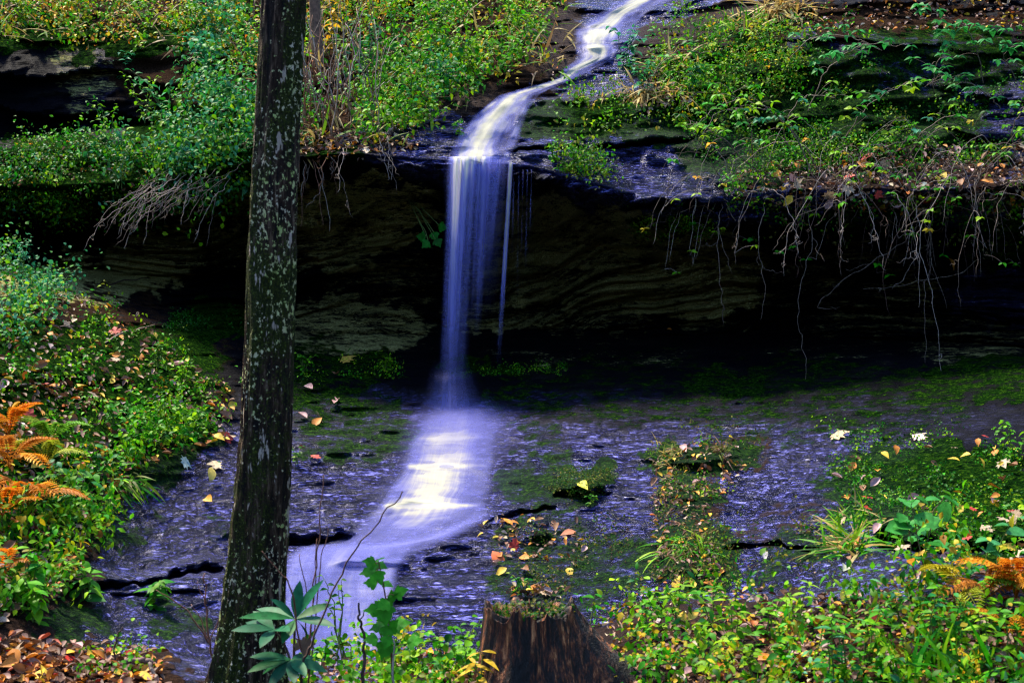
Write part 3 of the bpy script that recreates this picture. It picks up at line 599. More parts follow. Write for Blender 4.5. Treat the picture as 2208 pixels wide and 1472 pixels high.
q = inpoly(U_LEFT, 420); blades(mb, surf(q[:, 0], q[:, 1]), 3, .22, [(.30,.22,.07),(.20,.12,.05),(.10,.22,.01)], .03, .6)
tag(mb.obj('ground_cover', LEAF), 'dense low green foliage over the slope left of the stream', None, None, 'stuff')
mb = MB()
cover(mb, LEDGE_L, 560, 9, .11, .055, OVATE, mixpal((G, 3), (T_, 3), (DK, 1)), .02, .5, dens=lambda px, py: pat(120, -.6, .1, 4)(px, py)*sstep(60, 380, px), hmax=.12)
litter(mb, [(-120,310),(300,300),(480,380),(300,410),(-120,420)], 130, .04, LB_)
cover(mb, [(-120,310),(260,300),(480,370),(300,400),(-120,410)], 150, 8, .08, .042, OVATE, mixpal((G, 2), (DK, 2), (T_, 1)), .02, .5, hmax=.08)
cover(mb, [(-120,300),(300,300),(520,390),(420,470),(-120,460)], 900, 8, .05, .022, ROUND, mixpal((DK, 4), (G, 1), (OL, 1)), .01, .4)
tag(mb.obj('ground_cover', LEAF), 'leafy plants along the mossy left ledge', None, None, 'stuff')
mb = MB()
cover(mb, U_RIGHT, 520, 8, .08, .040, OVATE, mixpal((G, 4), (YL, 1), (OL, 2)), .02, .5, dens=bare, hmax=.05)
cover(mb, [(1480,60),(1720,60),(1900,200),(2000,330),(1700,370),(1520,370),(1480,280)], 900, 8, .05, .024, ROUND, mixpal((DK, 3), (G, 2), (OL, 1)), .01, .4, dens=pat(110, -.5, .2, 9))
cover(mb, [(1700,30),(2330,20),(2330,300),(1750,330)], 420, 8, .05, .028, ROUND, mixpal((DK, 5), (G, 1)), .01, .4, dens=pat(140, -.2, .5, 2))
cover(mb, [(1360,460),(1540,460),(1560,500),(1380,505)], 120, 8, .04, .022, ROUND, mixpal((G, 2), (OL, 1)), .01, .4)
cover(mb, [(1600,340),(2250,310),(2250,480),(1560,470)], 170, 8, .06, .036, OVATE, mixpal((G, 2), (DK, 2), (OL, 1)), .02, .4)
cover(mb, [(1640,300),(2250,300),(2250,350),(1560,390)], 320, 8, .05, .028, OVATE, mixpal((G, 2), (DK, 2)), .015, .4)
cover(mb, [(1170,320),(1300,320),(1330,440),(1200,370)], 120, 7, .06, .034, OVATE, mixpal((G, 2), (OL, 2)), .01, .4)
tag(mb.obj('ground_cover', LEAF), 'low plants and moss on the rocks right of the stream', None, None, 'stuff')
mb = MB()
cover(mb, L_BANK, 680, 8, .07, .034, OVATE, mixpal((G, 5), (DK, 2), (OL, 1)), .01, .5, dens=pat(70, -.55, .1, 6), hmax=.04)
cover(mb, [(60,1060),(190,1000),(220,1120),(150,1250),(-120,1380),(-120,1260)], 260, 9, .07, .045, LANCE, mixpal((G, 4), (YL, 1)), .02, .6, hmax=.12, wid=(1.3, 1.9))
cover(mb, [(-120,570),(60,580),(130,650),(120,720),(-120,760)], 240, 10, .07, .036, ROUND, mixpal((T_, 3), (G, 2)), .04, .5, hmax=.14)
cover(mb, [(250,930),(440,900),(450,970),(330,1000),(240,1010)], 110, 10, .07, .046, OVATE, G, .03, .5, hmax=.08)
tag(mb.obj('ground_cover', LEAF), 'green ground cover on the left bank', None, None, 'stuff')
mb = MB()
cover(mb, [(1740,930),(2330,900),(2330,1260),(1780,1290)], 1700, 8, .05, .018, ROUND, mixpal((DK, 5), (G, 2)), .006, .5, hmax=.015, dens=lambda px, py: np.clip(masks(px, py)[:, 0]*1.25-.15, 0, 1)*sstep(-.5, .3, fbm(px/38, py/26, 5.0, 3)))
cover(mb, [(1370,930),(1650,930),(1640,1300),(1370,1300)], 620, 8, .045, .020, OVATE, mixpal((OL, 4), (G, 2), (BR, 2)), .008, .5, hmax=.02, dens=lambda px, py: np.clip(masks(px, py)[:, 0]*1.25-.15, 0, 1)*sstep(-.5, .3, fbm(px/38, py/26, 5.0, 3)))
cover(mb, [(1180,1015),(1330,1015),(1320,1060),(1190,1060)], 120, 9, .03, .012, ROUND, mixpal((OL, 2), (DK, 2)), .005, .4)
cover(mb, [(1050,1110),(1500,1130),(1450,1300),(1150,1290)], 260, 7, .05, .016, ROUND, mixpal((OL, 2), (DK, 2), (BR, 1)), .005, .4, dens=pat(60, 0, .5, 3))
cover(mb, [(1600,1130),(1790,1130),(1800,1270),(1620,1270)], 160, 7, .05, .016, ROUND, mixpal((OL, 2), (DK, 2), (BR, 1)), .005, .4, dens=pat(60, -.1, .4, 3))
cover(mb, [(650,770),(940,775),(940,815),(650,830)], 120, 8, .05, .024, OVATE, mixpal((G, 2), (DK, 1)), .01, .5, dens=pat(40, -.2, .3, 3))
cover(mb, [(980,790),(1220,790),(1220,810),(980,812)], 70, 8, .035, .018, OVATE, mixpal((G, 2), (DK, 1)), .005, .5)
cover(mb, [(330,680),(620,670),(620,720),(340,715)], 200, 8, .035, .018, ROUND, DK, .005, .5)
cover(mb, [(1000,1080),(1800,1080),(1800,1300),(1000,1290)], 500, 6, .05, .015, OVATE, mixpal((OL, 3), (DK, 2), (BR, 3)), .004, .4, dens=lambda px, py: np.clip(masks(px, py)[:, 0]*1.25-.15, 0, 1)*sstep(-.5, .3, fbm(px/38, py/26, 5.0, 3)))
tag(mb.obj('moss', LEAF), 'moss and tiny plants on the wet slab', None, None, 'stuff')
mb = MB()
cover(mb, R_FORE, 330, 8, .06, .042, LANCE, mixpal((G, 5), (T_, 1), (YL, 1)), .02, .5, hmax=.10, wid=(1.2, 2.0))
cover(mb, R_FORE, 190, 7, .045, .020, ROUND, mixpal((YL, 3), (G, 2)), .02, .5, hmax=.10)
cover(mb, M_FORE, 190, 8, .045, .036, ROUND, mixpal((G, 5), (YL, 1)), .02, .5, hmax=.07)
cover(mb, [(190,1415),(330,1420),(300,1500),(180,1490)], 30, 8, .045, .022, ROUND, G, .02, .5, hmax=.05)
cover(mb, [(2000,1230),(2330,1180),(2330,1330),(2020,1350)], 50, 8, .05, .05, OVATE, mixpal((G, 3), (OR, 1), (YL, 1)), .03, .5, hmax=.15)
cover(mb, [(1560,405),(2300,395),(2300,520),(1620,520)], 130, 8, .07, .036, OVATE, mixpal((G, 2), (DK, 2), (OL, 1), (BR, 1)), .02, .4)
cover(mb, [(-120,395),(420,395),(560,350),(560,420),(380,470),(-120,470)], 170, 8, .09, .04, OVATE, mixpal((G, 2), (DK, 2), (T_, 1)), .03, .4)
OUT_R = [(2330,1190),(3300,1180),(3300,1560),(2330,1560)]; OUT_L = [(-900,620),(-120,600),(-120,1540),(-900,1540)]  # unseen plant cover past both side edges of the view
cover(mb, OUT_R, 300, 8, .06, .042, LANCE, mixpal((G, 5), (T_, 1), (YL, 1)), .02, .5, hmax=.10, wid=(1.2, 2.0))
cover(mb, [(2330,900),(3200,900),(3200,1190),(2330,1200)], 500, 8, .05, .03, OVATE, mixpal((DK, 2), (G, 3)), .01, .5, hmax=.05)
cover(mb, OUT_L, 900, 8, .07, .040, OVATE, mixpal((G, 5), (DK, 2), (OL, 1)), .01, .5, hmax=.06)
cover(mb, [(-900,-60),(-120,-60),(-120,100),(-900,110)], 400, 8, .1, .052, OVATE, mixpal((G, 4), (YL, 2), (OR, 1)), .02, .5, hmax=.1)
cover(mb, [(-900,300),(-120,300),(-120,410),(-900,420)], 300, 8, .09, .045, OVATE, mixpal((G, 2), (DK, 2)), .02, .5, hmax=.08)
cover(mb, [(2330,0),(3200,0),(3200,330),(2330,330)], 520, 8, .09, .042, OVATE, mixpal((G, 2), (DK, 3)), .02, .5, hmax=.08)
cover(mb, [(2330,320),(3200,320),(3200,400),(2330,420)], 160, 8, .08, .04, OVATE, mixpal((G, 2), (DK, 2)), .02, .5, hmax=.08)
tag(mb.obj('ground_cover', LEAF), 'mixed foreground herbs, ledge plants and unseen cover beyond both edges', None, None, 'stuff')
mb = MB()
LB = mixpal((BR, 4), (PA, 1), (OR, 1), (YL, 1))
litter(mb, L_BANK, 1300, .055, LB); litter(mb, R_FORE, 1500, .045, mixpal((BR, 5), (PA, 1), (OR, 1))); litter(mb, M_FORE, 500, .045, LB)
litter(mb, [(-120,1370),(60,1390),(340,1410),(370,1520),(-120,1520)], 650, .05, mixpal((BR, 4), (OR, 2), (RD, 1)))
litter(mb, [(1600,370),(1850,320),(2330,300),(2330,450),(1700,450),(1560,420)], 1000, .05, mixpal((BR, 5), (PA, 2), (OR, 1)))
litter(mb, [(1640,0),(2330,-30),(2330,60),(1720,80)], 500, .05, LB); litter(mb, U_LEFT, 1100, .05, LB, dens=bare); litter(mb, U_LEFT, 420, .05, mixpal((OR, 2), (YL, 2), (PA, 1), (BR, 1)), lift=.07, dens=lambda px, py: bare(px, py)*np.clip(1.3-px/1100, .2, 1)); litter(mb, [(640,100),(820,100),(830,330),(640,330)], 260, .05, mixpal((BR, 4), (PA, 1)))
litter(mb, [(640,280),(900,300),(900,335),(640,340)], 160, .05, LB); litter(mb, STRIP, 260, .04, LB); litter(mb, OUT_R, 700, .05, LB); litter(mb, OUT_L, 800, .05, LB); litter(mb, [(2330,-30),(3200,-30),(3200,430),(2330,440)], 700, .05, LB)
litter(mb, [(1060,1110),(1250,1130),(1260,1230),(1080,1200)], 60, .04, LB); litter(mb, [(1090,1262),(1220,1266),(1230,1292),(1080,1294)], 22, .045, LB)
litter(mb, [(1400,110),(1480,110),(1500,230),(1380,240)], 160, .05, mixpal((BR, 2), (PA, 3)))
tag(mb.obj('leaf_litter', LITTER), 'fallen autumn leaves scattered over banks and ledges', None, None, 'stuff')

# ------------------------------------------------------------------ the mossy tree
def mat_bark():
    m, N, L = new_mat('mossy_bark')
    ge = nd(N, 'ShaderNodeNewGeometry'); P = ge.outputs['Position']
    nv = noise(N, L, mapping(N, L, P, (60, 60, 9)), 1, 5, .65); nb = noise(N, L, mapping(N, L, P, (7, 7, 3.2)), 1, 5, .62); nf = noise(N, L, P, 150, 3, .6)
    bark = ramp(N, L, nv.outputs['Fac'], [(.40, (.005, .003, .003)), (.54, (.030, .015, .008)), (.68, (.17, .11, .07))]).outputs[0]
    mc = ramp(N, L, nf.outputs['Fac'], [(.3, (.005, .008, .001)), (.55, (.022, .030, .002)), (.8, (.10, .125, .008))]).outputs[0]
    mf = ramp(N, L, math_(N, L, 'ADD', math_(N, L, 'MULTIPLY', nb.outputs['Fac'], .8), math_(N, L, 'MULTIPLY', nf.outputs['Fac'], .25)), [(.49, (0, 0, 0)), (.57, (1, 1, 1))]).outputs[0]
    c = mixc(N, L, mf, bark, mc)
    s1 = noise(N, L, mapping(N, L, P, (78, 78, 60)), 1, 4, .64); s2 = noise(N, L, mapping(N, L, P, (5, 5, 2.2)), 1, 2, .5)
    spot = ramp(N, L, math_(N, L, 'ADD', math_(N, L, 'MULTIPLY', s1.outputs['Fac'], .85), math_(N, L, 'MULTIPLY', s2.outputs['Fac'], .35)), [(.682, (0, 0, 0)), (.705, (1, 1, 1))]).outputs[0]
    lc = ramp(N, L, noise(N, L, P, 14, 2, .5).outputs['Fac'], [(.35, (.70, .60, .42)), (.5, (.60, .57, .28)), (.66, (.40, .48, .14))]).outputs[0]
    c = mixc(N, L, spot, c, lc)
    pn = noise(N, L, mapping(N, L, P, (15, 15, 5.5)), 1, 4, .7)       # larger pale patches
    pf = ramp(N, L, math_(N, L, 'ADD', math_(N, L, 'MULTIPLY', pn.outputs['Fac'], .75), math_(N, L, 'MULTIPLY', nv.outputs['Fac'], .3)), [(.624, (0, 0, 0)), (.645, (1, 1, 1))]).outputs[0]
    c = mixc(N, L, pf, c, (.48, .38, .30))
    p = nd(N, 'ShaderNodeBsdfPrincipled'); L.new(c, p.inputs['Base Color']); p.inputs['Roughness'].default_value = .85; p.inputs['Specular IOR Level'].default_value = .2
    bu = nd(N, 'ShaderNodeBump'); bu.inputs['Strength'].default_value = 1; bu.inputs['Distance'].default_value = .02
    L.new(math_(N, L, 'ADD', nv.outputs['Fac'], math_(N, L, 'MULTIPLY', nf.outputs['Fac'], .3)), bu.inputs['Height']); L.new(bu.outputs[0], p.inputs['Normal'])
    o = nd(N, 'ShaderNodeOutputMaterial'); L.new(p.outputs[0], o.inputs[0]); return m
BARK = mat_bark()
def trunk_mesh(name, pts, mat, rough=.06, na=72, per=60, org=(0, 0, 0), flare=0):
    C_ = smooth_path([p[:3] for p in pts], per); r = smooth_path([[p[3], 0, 0] for p in pts], per)[:, 0]
    n = len(C_); a = np.linspace(0, 2*np.pi, na, endpoint=False); A = a[None]; Z = C_[:, 2:3]
    rr = r[:, None]*(1+rough*vnoise(np.cos(A)*2.2+0*Z, np.sin(A)*2.2+0*Z, Z*2.0)+rough*.8*vnoise(np.cos(A)*9+0*Z, np.sin(A)*9+0*Z, Z*5)+rough*.35*vnoise(np.cos(A)*22+0*Z, np.sin(A)*22+0*Z, Z*26))
    if flare:
        rr = rr*(1+flare*np.clip(1-(Z-C_[0, 2])/.5, 0, 1)**2*np.clip(np.sin(A*4+.6)*.5+.5, 0, 1))
    V = np.stack([C_[:, 0:1]+rr*np.cos(A), C_[:, 1:2]+rr*np.sin(A), Z+0*A], -1).reshape(-1, 3)
    i = np.arange(n-1)[:, None]*na; j = np.arange(na)[None]; j2 = (j+1) % na
    F = np.stack([i+j, i+j2, i+na+j2, i+na+j], -1).reshape(-1, 4)
    return mk_mesh(name, V-np.asarray(org), F, mat)
TY = 4.5
tp = [(518,1570,100),(530,1472,74),(540,1380,66),(552,1240,60),(562,1100,56),(570,960,53),(576,800,51),(582,640,50.5),(588,480,50),(594,330,49),(602,160,49),(611,0,48),(622,-200,47),(640,-600,42),(670,-1100,32),(690,-1500,20)]
tpts = [tuple(W(a, b, TY))+(c*TY/FPX,) for a, b, c in tp]
base = tpts[0][:3]
tree = empty('mossy_tree', base, 'tall slim tree with mossy lichen spotted bark in the foreground', 'tree')
link('trunk', trunk_mesh('trunk', tpts, BARK, .10, 110, 60, base, .35), tree)
cm, lm = MB(), MB()
top = np.array(tpts[-2][:3])
for k in range(9):
    a = k*2.4; st_ = np.array(tpts[-1-(k % 3)][:3]); en = st_+np.array([math.cos(a)*1.1, math.sin(a)*1.1, .5+.25*(k % 3)])
    pth = wob(smooth_path([st_, (st_+en)/2+[0, 0, .15], en], 6), .08); V, F = tube(pth, np.linspace(.022, .005, len(pth)), 5); lm.add(V, F, (.1, .1, .1))
    m = 60; q = pth[rng.integers(3, len(pth), m)]+rng.normal(0, .22, (m, 3))
    leaves(cm, OVATE, q, rng.normal(0, 1, (m, 3))+[0, 0, -.4], UP+rng.normal(0, .5, (m, 3)), .085*rng.uniform(.6, 1.2, m), pick(G+YL, m))
lm.obj('branches', BARK, tree, base); cm.obj('crown', LEAF, tree, base)
# slim brown trunk on the slope behind it
bp = [(700,330,13),(692,220,12.5),(684,100,12),(678,0,11.5),(668,-300,10),(660,-700,5)]
P0 = [tuple(W(a, b, 11.1))+(c*11.1/FPX,) for a, b, c in bp]
t2 = empty('young_tree', P0[0][:3], 'slim reddish brown trunk on the slope just right of the mossy tree', 'tree')
link('trunk', trunk_mesh('trunk', P0, mat_wood('red_brown_bark', (.06, .025, .015), (.20, .10, .06)), .08, 20, 8, P0[0][:3]), t2)

# ------------------------------------------------------------------ the stump
def mat_rot():
    m, N, L = new_mat('rotten_wood')
    tc = nd(N, 'ShaderNodeTexCoord'); P = tc.outputs['Object']
    nv = noise(N, L, mapping(N, L, P, (55, 55, 6)), 1, 5, .75); nb = noise(N, L, mapping(N, L, P, (14, 14, 5)), 1, 4, .6); nf = noise(N, L, mapping(N, L, P, (160, 160, 40)), 1, 3, .6)
    c = ramp(N, L, nv.outputs['Fac'], [(.36, (.002, .0015, .0015)), (.47, (.014, .006, .004)), (.55, (.11, .030, .009)), (.66, (.46, .22, .09))]).outputs[0]
    dk = ramp(N, L, nb.outputs['Fac'], [(.44, (.03, .025, .025)), (.56, (1.5, 1.3, 1.2))]).outputs[0]
    x = nd(N, 'ShaderNodeMix', data_type='RGBA', blend_type='MULTIPLY'); x.inputs['Factor'].default_value = 1; L.new(c, x.inputs[6]); L.new(dk, x.inputs[7])
    ge = nd(N, 'ShaderNodeNewGeometry'); sx = nd(N, 'ShaderNodeSeparateXYZ'); L.new(P, sx.inputs[0])
    mz = math_(N, L, 'ADD', math_(N, L, 'MULTIPLY', sx.outputs[2], 5.0), math_(N, L, 'MULTIPLY', nb.outputs['Fac'], 1.0))
    mf = ramp(N, L, mz, [(.0, (0, 0, 0)), (1, (0, 0, 0))]).outputs[0]
    p = nd(N, 'ShaderNodeBsdfPrincipled'); L.new(x.outputs[2], p.inputs['Base Color']); p.inputs['Roughness'].default_value = .7
    bu = nd(N, 'ShaderNodeBump'); bu.inputs['Strength'].default_value = 1; bu.inputs['Distance'].default_value = .014
    L.new(math_(N, L, 'ADD', nv.outputs['Fac'], math_(N, L, 'MULTIPLY', nf.outputs['Fac'], .4)), bu.inputs['Height']); L.new(bu.outputs[0], p.inputs['Normal'])
    o = nd(N, 'ShaderNodeOutputMaterial'); L.new(p.outputs[0], o.inputs[0]); return m
ROT = mat_rot()
SY = 4.45; ks = SY/FPX
sb = W(1150, 1510, SY); st = empty('tree_stump', sb, 'broken dark rotten stump with reddish streaks in the foreground', 'stump')
na, nz = 160, 70; A = np.linspace(0, 2*np.pi, na, endpoint=False)[None]; h = np.linspace(0, 1, nz)[:, None]
H = 205*ks
jag = 1-.06+.10*vnoise(np.cos(A)*3.3, np.sin(A)*3.3, .7)+.11*np.maximum(0, vnoise(np.cos(A)*13, np.sin(A)*13, .2))**1.0
rad = (95+34*(1-h)**1.6)*ks
butt = np.exp(-(((A-0.05+np.pi) % (2*np.pi)-np.pi)/.42)**2)*(205*ks)*(1-h)**1.35+np.exp(-(((A-3.9+np.pi) % (2*np.pi)-np.pi)/.4)**2)*(26*ks)*(1-h)**1.8
rr = (rad+butt)*(1+.05*vnoise(np.cos(A)*2, np.sin(A)*2, h*1.2)+.055*vnoise(np.cos(A)*7, np.sin(A)*7, h*1.6)+.03*vnoise(np.cos(A)*19, np.sin(A)*19, h*3))
V = np.stack([rr*np.cos(A)+(h-.3)*-12*ks, rr*np.sin(A)*.85, h*H*jag], -1)
ins = np.stack([rr[-1:]*np.cos(A)*np.linspace(.92, .05, 10)[:, None]-8*ks, rr[-1:]*np.sin(A)*.85*np.linspace(.92, .05, 10)[:, None], (H*jag-.01-.05*np.linspace(0, 1, 10)[:, None]**.6+.012*vnoise(np.cos(A)*4, np.sin(A)*4, np.linspace(0, 2, 10)[:, None]))], -1)
V = np.concatenate([V, ins]); n = len(V); i = np.arange(n-1)[:, None]*na; j = np.arange(na)[None]; j2 = (j+1) % na
F = np.stack([i+j, i+j2, i+na+j2, i+na+j], -1).reshape(-1, 4)
link('stump_wood', mk_mesh('stump_wood', V.reshape(-1, 3), F, ROT), st)
mb = MB(); m = 420
a = rng.uniform(0, 2*np.pi, m); q = np.stack([np.cos(a)*rng.uniform(.5, 1.03, m)*95*ks-8*ks, np.sin(a)*rng.uniform(.5, 1.03, m)*80*ks, H*rng.uniform(.93, 1.0, m)], -1)
leaves(mb, ROUND, q, rng.normal(0, 1, (m, 3)), UP+rng.normal(0, .6, (m, 3)), .010*rng.uniform(.6, 1.4, m), pick(DK+OL, m))
mb.obj('moss_rim', LEAF, st)

# ------------------------------------------------------------------ plants
def plant(name, label, cat, px, py, h, nst, nlf, size, tm, pal, group=None, spread=.5, stem=GSTEM, droop=.3, off=0.0, r0=.003, mat=None, wid=1.0, lean=(0, 0), lstart=.15):
    """upright leafy plant: stems that fan out, leaves in alternate positions along them"""
    b = S(px, py, off); root = empty(name, b, label, cat, group)
    sm, fm = MB(), MB(); tone = pick(pal, 1, .15)[0]
    for s in range(nst):
        a = rng.uniform(0, 2*np.pi); sp = spread*rng.uniform(.3, 1)*h
        hh = h*rng.uniform(.65, 1.05)
        e = np.array([math.cos(a)*sp+lean[0]*h, -abs(math.sin(a))*sp*.7+lean[1]*h, hh])
        mid = e*.5+np.array([0, 0, hh*.18]); pth = wob(smooth_path([np.array([rng.normal(0, .012), rng.normal(0, .012), -.04]), mid, e], 5), h*.03)
        V, F = tube(pth, np.linspace(r0, r0*.35, len(pth)), 4); sm.add(V, F, (.1, .1, .1))
        t = np.linspace(lstart, 1, nlf); k = t*(len(pth)-1); i0 = np.minimum(k.astype(int), len(pth)-2); q = pth[i0]+(pth[i0+1]-pth[i0])*(k-i0)[:, None]
        ang = np.arange(nlf)*2.4+rng.uniform(0, 6); d = np.stack([np.cos(ang), np.sin(ang)*.8-.15, np.full(nlf, .35)-droop*rng.uniform(0, 1.6, nlf)], -1)
        leaves(fm, tm, q, d, UP+TOCAM*.25+rng.normal(0, .22, (nlf, 3)), size*(1.15-.5*t)*rng.uniform(.75, 1.2, nlf), .6*tone+.4*pick(pal, nlf, .2), wid)
    sm.obj('stem', stem, root); fm.obj('foliage', mat or LEAF, root); return root
# shrubs of the upper slope and ledges (each one its own plant)
SHRUB = [(270,170,.20,4,7,.075,T_,'bluish green sprig hanging on the dark rock face at upper left','hanging',(.3,-.3)),
 (315,255,.32,4,9,.055,mixpal((G,2),(OL,1)),'slender small leaved shrub against the dark rock at left','shrub',(0,-.1)),
 (235,300,.30,4,8,.05,mixpal((G,2),(DK,1)),'dark leafy shrub at the foot of the dark rock at left','shrub',(0,-.1)),
 (470,90,.42,7,9,.075,T_,'teal leaved bush left of the trunk near the top edge','shrub',(0,-.2)),
 (505,260,.42,7,9,.07,mixpal((T_,2),(G,1)),'bushy teal green shrub close against the left of the trunk','shrub',(0,-.2)),
 (405,345,.36,6,9,.06,mixpal((T_,1),(G,2)),'broad green shrub above the hanging bare twigs','shrub',(-.1,-.25)),
 (530,370,.26,5,7,.06,T_,'green shoot drooping beside the trunk over the ledge','shrub',(0,-.3)),
 (255,395,.24,5,8,.05,mixpal((T_,1),(DK,1)),'small teal plant at the lip of the left ledge','plant',(0,-.25)),
 (690,260,.30,5,8,.06,mixpal((G,1),(T_,1)),'green plant just right of the trunk above the overhang','plant',(0,-.1)),
 (725,60,.55,6,9,.08,mixpal((YL,3),(OR,1)),'tall yellow leaved shrub right of the trunk near the top','shrub',(0,-.1)),
 (705,120,.5,6,9,.075,mixpal((YL,2),(OR,2)),'golden orange shrub beside the slim brown trunk','shrub',(0,-.1)),
 (850,130,.48,8,10,.065,mixpal((G,3),(T_,1)),'thick green bush in the middle of the upper slope','shrub',(0,-.15)),
 (940,90,.46,8,10,.06,G,'bright green bush left of the upper stream','shrub',(0,-.15)),
 (1010,170,.36,7,9,.055,G,'fresh green bush above the head of the waterfall','shrub',(0,-.2)),
 (890,255,.34,6,9,.06,mixpal((G,3),(T_,1)),'green shrub leaning over the bare rock left of the fall','shrub',(.1,-.3)),
 (800,40,.45,6,9,.07,mixpal((YL,2),(G,1)),'yellowish bush at the top edge right of the trunk','shrub',(0,-.1)),
 (1120,90,.38,7,9,.055,mixpal((G,3),(YL,1)),'low green bush at the left bank of the upper stream','shrub',(0,-.2)),
 (60,60,.34,6,8,.065,mixpal((G,2),(YL,1)),'green and yellow bush at the top left corner','shrub',(0,-.15)),
 (180,50,.34,6,8,.06,mixpal((G,1),(OR,1)),'rusty green bush above the dark rock face','shrub',(0,-.15)),
 (320,70,.36,6,8,.065,mixpal((G,2),(YL,2)),'yellow green bush above the dark rock left of the trunk','shrub',(0,-.15)),
 (1350,150,.34,5,8,.085,T_,'dark glossy seedling with drooping leaves over the upper stream','seedling',(0,-.25)),
 (1390,205,.26,5,8,.065,T_,'bluish leaved plant on the right bank of the upper stream','plant',(0,-.2)),
 (1240,360,.16,4,6,.05,mixpal((G,2),(T_,1)),'small green tuft on the lip right of the fall','plant',(0,-.3)),
 (1190,345,.12,3,6,.05,G,'tiny green seedling on the rock beside the fall','seedling',(0,-.2)),
 (985,285,.08,3,6,.045,G,'tiny fern like sprig on bare rock left of the fall','seedling',(0,-.1)),
 (1570,440,.20,4,7,.05,G,'green sprig at the right end of the bright rock ledge','plant',(0,-.3)),
 (40,640,.40,7,11,.045,T_,'bluish green bush at the left edge below the overhang','shrub',(.1,-.1)),
 (100,680,.30,6,10,.04,mixpal((T_,2),(G,1)),'small teal bush at the top of the left bank','shrub',(.1,-.1)),
 (340,790,.16,5,7,.05,mixpal((G,3),(T_,1)),'round leaved green plant on the edge of the left bank','plant',(0,-.1)),
 (395,830,.16,5,7,.05,G,'green plant hanging over the slab beside the left bank','plant',(.1,-.1)),
 (320,960,.20,6,8,.05,G,'lush green plant low on the left bank','plant',(0,-.1)),
 (420,940,.16,5,7,.05,G,'bright green plant near the trunk on the left bank','plant',(.1,-.1)),
 (250,940,.18,5,7,.05,mixpal((G,2),(DK,1)),'deep green plant in the middle of the left bank','plant',(0,-.1)),
 (655,800,.13,5,6,.05,mixpal((G,2),(DK,1)),'dark green clump just right of the trunk on the dim slab','plant',(0,-.2)),
 (830,800,.10,5,7,.04,G,'small green clump on the slab left of the falling water','plant',(0,-.2)),
 (640,1000,.10,3,5,.04,mixpal((G,2),(DK,1)),'sparse green sprig on the slab right of the trunk','plant',(0,-.2)),
 (2190,990,.20,5,8,.045,G,'green plant at the right edge above the mossy slab','plant',(-.2,-.1)),
 (1690,610,.10,3,5,.045,mixpal((T_,1),(DK,1)),'lone green sprig hanging among bare roots on the right','sprig',(0,-.3)),
 (1130,1285,.10,4,6,.04,mixpal((G,2),(YL,1)),'little green clump on the rock just behind the stump','plant',(0,-.1)),
 (1280,1090,.06,3,5,.035,G,'tiny green clump under the mossy boulder','plant',(0,-.1))]
SHRUB += [(600,150,.4,6,8,.09,mixpal((G,2),(YL,1)),'large leaved yellow green shrub touching the right of the trunk','shrub',(.1,-.2)),
 (860,40,.42,5,7,.10,mixpal((G,2),(YL,1)),'large pale green leaved shrub at the top edge left of the stream','shrub',(0,-.2)),
 (960,215,.30,5,8,.085,[(.008,.12,.03),(.012,.15,.03)],'dark glossy shrub above the bare rock left of the fall','shrub',(0,-.25)),
 (790,165,.40,6,8,.085,[(.008,.12,.03),(.02,.19,.04)],'dark blue green shrub in the middle of the slope','shrub',(0,-.2)),
 (1090,150,.28,5,7,.08,[(.05,.26,.02),(.10,.32,.02)],'pale green broad leaved shrub left of the stream bend','shrub',(0,-.25)),
 (450,180,.36,5,8,.095,T_,'large leaved bluish shrub midway up the slope left of the trunk','shrub',(0,-.25)),
 (360,250,.34,4,7,.085,[(.008,.12,.03),(.02,.17,.04)],'dark leaved shrub at the right end of the dark rock face','shrub',(-.1,-.25)),
 (1480,200,.24,4,7,.07,[(.008,.12,.03),(.03,.20,.03)],'dark green shrub on the bank right of the stream','shrub',(0,-.25)),
 (1620,120,.26,4,7,.065,mixpal((G,2),(YL,1)),'yellow tinged shrub on the top bank at right','shrub',(0,-.25))]
for (px, py, h, ns, nl, sz, pal, lab, cat, ln) in SHRUB:
    plant('leafy_shrub' if cat == 'shrub' else ('seedling' if cat == 'seedling' else 'leafy_plant'), lab, 'shrub' if cat == 'shrub' else 'plant', px, py, h, ns, nl+1, sz*.95, OVATE, pal, lean=ln, spread=.7, droop=.5)
# maple sprig hanging from the overhang left of the fall
sp0 = S(880, 430, .0)
vr = empty('leafy_sprig', sp0, 'single green lobed leaf spray hanging in the dark left of the fall', 'sprig')
sm, fm = MB(), MB(); ends = np.array([W(935, 500, 9.7), W(925, 520, 9.65), W(945, 488, 9.7), W(918, 512, 9.7), W(940, 515, 9.65)])
for e in ends:
    V, F = tube(wob(smooth_path([sp0, (sp0+e)/2+[0, -.1, .02], e], 5), .01), .0025, 4); sm.add(V, F, (.1,)*3)
leaves(fm, LOBE, ends, np.array([[.2, -.2, -1], [-.6, -.2, -.6], [.8, -.2, -.2], [-.9, -.2, .1], [.5, -.2, -.9]]), TOCAM+rng.normal(0, .2, (5, 3)), .07, pick([(.01, .16, .01)], 5), 1.2)
sm.obj('stem', GSTEM, vr, sp0); fm.obj('foliage', LEAF, vr, sp0)

